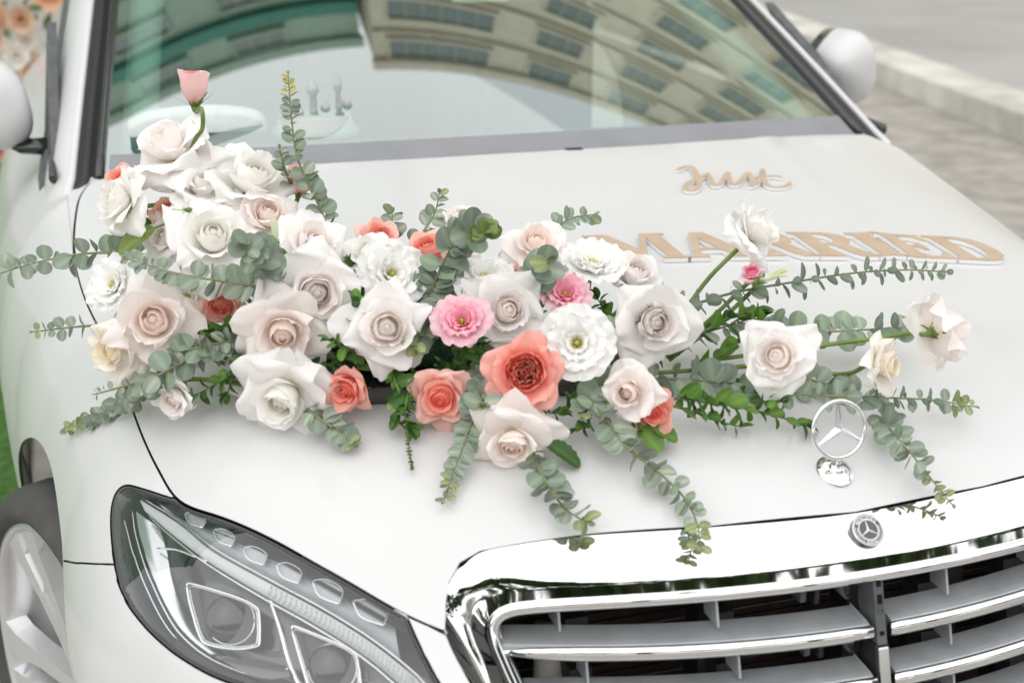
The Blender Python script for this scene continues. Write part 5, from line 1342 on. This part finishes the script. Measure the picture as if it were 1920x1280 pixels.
# ---------------------------------------------------------------- green filler sprays
def spray(label, pts, leafpx, n, seed, meshes=FILL, spread=1.0):
    P = [PT(*p) for p in pts]; B = P[0].copy(); rg = random.Random(seed); L = leafpx/FPX*(B-CP).length
    root = empty('foliage_spray', B, label, 'foliage', 'green filler foliage of the bonnet arrangement'); rel = [p-B for p in P]; path = smooth_path(rel, 8)
    V, F = tube(path, [.0019*(1-.6*i/len(path)) for i in range(len(path))], 6); colored('stem', V, F, [(.12, .20, .05)]*len(V), 'stalk', root)
    for k in range(n):
        f = (k+.5)/n; x = f*(len(path)-1); i = min(len(path)-2, int(x)); p = path[i].lerp(path[i+1], x-i); t = (path[i+1]-path[i]).normalized()
        th = k*2.399+rg.uniform(-.4, .4); a = t.orthogonal().normalized(); b = t.cross(a); d = a*math.cos(th)+b*math.sin(th); ln = rg.uniform(.5, 1.25)*spread
        xd = d*math.sin(ln)+t*math.cos(ln); zd = t*math.sin(ln)-d*math.cos(ln)+Vector((0, 0, .8)); sz = L*rg.uniform(.7, 1.15)*(1-.35*f)
        w0 = B+p+xd*sz; hz = H(w0.x, w0.y)
        if w0.z < hz+.004: xd = (xd*sz+Vector((0, 0, hz+.005-w0.z))).normalized()
        put(meshes[rg.randrange(len(meshes))], root, p, xd, zd, sz)
    for q in range(3): put(meshes[q % len(meshes)], root, path[-1], (path[-1]-path[-2]).normalized()+Vector((rg.uniform(-.6, .6), rg.uniform(-.6, .6), rg.uniform(0, .6))), Vector((0, 0, 1)), L*.7)
SP = [('bright green leaves under the white rose with hanging petals', [(640, 690, .58), (655, 650, .55), (662, 610, .53), (668, 570, .53)], 40, 14),
 ('green leaves below the large centre white rose', [(700, 700, .56), (690, 670, .53), (650, 655, .51), (620, 640, .5)], 38, 12),
 ('dark green leaves between the coral twins', [(730, 690, .53), (745, 725, .06), (750, 755, .04), (745, 780, .025)], 40, 16),
 ('green spray hanging on the bonnet left of the salmon rose', [(780, 700, .53), (765, 740, .05), (760, 780, .03), (770, 800, .02)], 36, 16),
 ('green leaves below the bright pink bloom', [(850, 700, .52), (862, 675, .50), (872, 655, .48), (890, 640, .47)], 38, 14),
 ('pale green leaves right of the bright pink bloom', [(900, 700, .52), (890, 668, .50), (905, 650, .48)], 36, 9),
 ('green leaves at the lower left behind the small drooping rose', [(470, 690, .6), (430, 705, .58), (395, 725, .05), (360, 745, .035)], 38, 14),
 ('bright leaf cluster left of the drooping star-shaped rose', [(500, 670, .6), (470, 672, .58), (445, 690, .57), (425, 740, .04)], 36, 12),
 ('green leaves in front of the tray below the white ruffled bloom', [(1060, 735, .05), (1090, 765, .04), (1105, 790, .025), (1085, 805, .018)], 32, 16),
 ('green leaves under the blush rose at the right', [(1120, 720, .05), (1150, 760, .045), (1195, 800, .03), (1250, 815, .02)], 32, 10),
 ('long green spray lying on the bonnet left of the ornament', [(1270, 740, .05), (1340, 755, .045), (1420, 770, .035), (1508, 796, .015)], 46, 26),
 ('dark green spray below the long right stems', [(1260, 760, .04), (1310, 775, .03), (1350, 790, .02), (1390, 800, .012)], 36, 14),
 ('yellow green spray under the right hand rose', [(1330, 745, .46), (1400, 745, .44), (1460, 755, .05)], 44, 14),
 ('green leaves among the long stems right of the white end rose', [(1290, 640, .5), (1340, 610, .49), (1380, 590, .48), (1420, 585, .47)], 44, 12),
 ('green leaves behind the stems of the right hand buds', [(1300, 690, .48), (1360, 660, .47), (1400, 620, .46), (1425, 600, .46)], 42, 12),
 ('green leaves below the white rose at the right end', [(1180, 690, .50), (1215, 675, .48), (1250, 660, .47), (1270, 640, .47)], 40, 10),
 ('green leaves behind the upper coral rose and white ruffled bloom', [(680, 560, .62), (670, 540, .62), (660, 500, .64)], 36, 10),
 ('green leaves between the white rose and pink ruffled bloom above', [(1020, 640, .52), (1010, 600, .51), (1015, 575, .52)], 34, 9),
 ('green leaves under the upper white ruffled bloom beside the letters', [(1150, 640, .53), (1140, 590, .54), (1120, 560, .55)], 34, 12),
 ('green leaves at the upper left between white and coral roses', [(300, 450, .78), (280, 425, .77), (262, 405, .76)], 40, 8),
 ('green leaves behind the pink rosebud stem', [(380, 330, .84), (355, 330, .84), (335, 345, .84)], 34, 7),
 ('dark leaves in the gap right of the left blush rose', [(480, 600, .64), (440, 610, .63), (400, 620, .62)], 40, 12),
 ('dark leaves behind the lower left roses', [(520, 690, .58), (560, 680, .57), (600, 690, .56)], 40, 12),
 ('dark leaves above the tray below the swirled coral rose', [(930, 760, .05), (1000, 770, .045), (1050, 775, .04)], 34, 14),
 ('dark leaves around the salmon rose', [(880, 700, .53), (860, 720, .51), (830, 690, .5)], 38, 10),
]
for k, (lb, pts, lp, n) in enumerate(SP): spray(lb, pts, lp, n, 40+k)
# single broad leaves and a hanging thread of seed buds
def single(label, px0, py0, px1, py1, d0, d1, me, seed):
    a = PT(px0, py0, d0); b = PT(px1, py1, d1); root = empty('single_leaf', a, label, 'leaf')
    put(me, root, Vector((0, 0, 0)), b-a, -FW*.5+Vector((0, 0, 1)), (b-a).length, 'blade'); V, F = tube([Vector((0, 0, 0)), (a-b)*.3+Vector((0, .004, -.004))], .0014, 6); colored('leaf_stalk', V, F, [(.12, .2, .05)]*len(V), 'stalk', root)
single('olive green broad leaf at the left end above the first eucalyptus sprig', 288, 428, 218, 470, .72, .72, BIG[0], 1)
single('toothed green rose leaf lying on the bonnet right of the lowest rose', 1020, 826, 1092, 868, .03, .012, BIG[1], 2)
single('rounded green leaf beside the small coral rose at the right', 1222, 798, 1272, 824, .03, .02, FILL[1], 3)
single('green leaf under the small coral rose at the right', 1200, 800, 1238, 848, .03, .015, FILL[3], 4)
single('grey green leaf among the right hand stems', 1385, 598, 1425, 578, .48, .48, BIG[0], 5)
def thread(label, pts):
    P = [PT(*p) for p in pts]; B = P[0].copy(); root = empty('seed_thread', B, label, 'foliage'); path = smooth_path([p-B for p in P], 6)
    V, F = tube(path, .0008, 5); colored('stem', V, F, [(.16, .22, .06)]*len(V), 'stalk', root); rg = random.Random(5)
    for i in range(2, len(path), 1):
        bm = bmesh.new(); bmesh.ops.create_icosphere(bm, subdivisions=1, radius=.0017); V = [v.co+path[i]+Vector((rg.uniform(-.003, .003), rg.uniform(-.003, .003), .001)) for v in bm.verts]; F = [tuple(v.index for v in f.verts) for f in bm.faces]; bm.free()
        colored('seed_bud', V, F, [(.14, .19, .05)]*len(V), 'stalk', root)
thread('thin thread of tiny green buds hanging onto the bonnet', [(766, 770, .03), (764, 800, .02), (766, 840, .012), (774, 880, .008)])

# ---------------------------------------------------------------- ornaments behind the windscreen
mat('satin_cloth', (.62, .68, .66), .7, 0, 0, .3, noise_amt=.05)
def behind(px, py, y): return on(px, py, 'y', y)
C0 = behind(592, 250, 1.62); ck = empty('toy_castle', C0, 'pale crown-shaped ornament on the dashboard behind the windscreen', 'ornament'); sc = (C0-CP).length/FPX
def ring_l(prof, cx, cz, n=20):
    V = []; F = []; m_ = len(prof)
    for i in range(n):
        a = 2*math.pi*i/n
        for r, z in prof: V.append(Vector((cx+r*math.cos(a), r*math.sin(a), cz+z))*sc)
    for i in range(n):
        for j in range(m_-1): F.append((i*m_+j, ((i+1) % n)*m_+j, ((i+1) % n)*m_+j+1, i*m_+j+1))
    return V, F
meshobj('base', *ring_l([(0, 0), (78, 0), (80, 8), (72, 14), (66, 34), (0, 36)], 0, 0), 'crown_white', ck)
for (x, h, r) in ((-52, 62, 7), (-28, 50, 6), (-2, 98, 8), (20, 58, 6), (44, 105, 6), (60, 66, 6)):
    meshobj('tower', *ring_l([(r, 25), (r*.8, h*.7), (r*1.5, h*.78), (r*1.2, h*.86), (r*.4, h), (0, h+6)], x, 0, 10), 'crown_white', ck)
PW = behind(370, 245, 1.64); pw = empty('dashboard_cushion', PW, 'pale rounded cushion on the dashboard behind the left of the windscreen', 'cushion'); sp_ = (PW-CP).length/FPX
V = []; F = []
for i in range(25):
    a = math.pi*i/24
    for j, (rr, yy) in enumerate(((.0, -.03), (.7, -.035), (1, 0), (.7, .05), (0, .06))):
        V.append(Vector((-math.cos(a)*125*sp_*(.75+.25*rr), yy, (math.sin(a)**.55)*46*sp_*rr)))
for i in range(24):
    for j in range(4): k = i*5+j; F.append((k, k+5, k+6, k+1))
meshobj('pad', V, F, 'satin_cloth', pw)

# ---------------------------------------------------------------- flower display far behind on the left
FD = Vector((-1.02, 5.2, 0)); fd = empty('flower_display', FD, 'blurred display of orange and white flowers behind the car at upper left', 'flowers')
rg = random.Random(3); VV, FF, CC = [], [], []
for k in range(420):
    p = Vector((rg.uniform(-.45, .35), rg.uniform(-.15, .25), rg.uniform(.0, 1.5))); d = Vector((rg.uniform(-1, 1), rg.uniform(-1, .2), rg.uniform(-.4, 1))).normalized(); q = d.orthogonal().normalized(); l = rg.uniform(.05, .11); b = len(VV)
    VV += [p, p+d*l*.5+q*l*.25, p+d*l, p+d*l*.5-q*l*.25]; FF.append((b, b+1, b+2, b+3)); c = mixc((.10, .16, .05), (.25, .30, .14), rg.random()); CC += [c]*4
colored('foliage', VV, FF, CC, 'leaf', fd)
cols = [(.85, .40, .22), (.88, .82, .76), (.86, .62, .48), (.75, .16, .10), (.90, .86, .82), (.80, .5, .3)]
for k in range(46):
    p = Vector((rg.uniform(-.40, .30), rg.uniform(-.28, -.12), rg.uniform(.12, 1.45))); s = rg.uniform(.045, .085); c = cols[rg.randrange(6)]; V, F, C_ = [], [], []
    for li, (n, L, W, a0, a1) in enumerate(((4, .7, .45, .3, .0), (5, .95, .55, .9, .8))):
        for q in range(n):
            v, f, _ = petal_mesh(rg, L, W, .1, a0, a1, .4, 1.2, .2, .05, .04, .5, PAL['white'], 5, 5); v = rotz(v, 2*math.pi*q/n+li); b = len(V); V += [Vector((x.x, -x.z+.3, x.y))*s+p for x in v]; F += [tuple(i+b for i in g) for g in f]; C_ += [mixc(c, (.9, .85, .8), .25*li)]*len(v)
    colored('blossom', V, F, C_, 'petal', fd)
V, F = box(-.30, .22, -.05, .15, -.001, .10); meshobj('stand', V, F, 'concrete', fd, False)
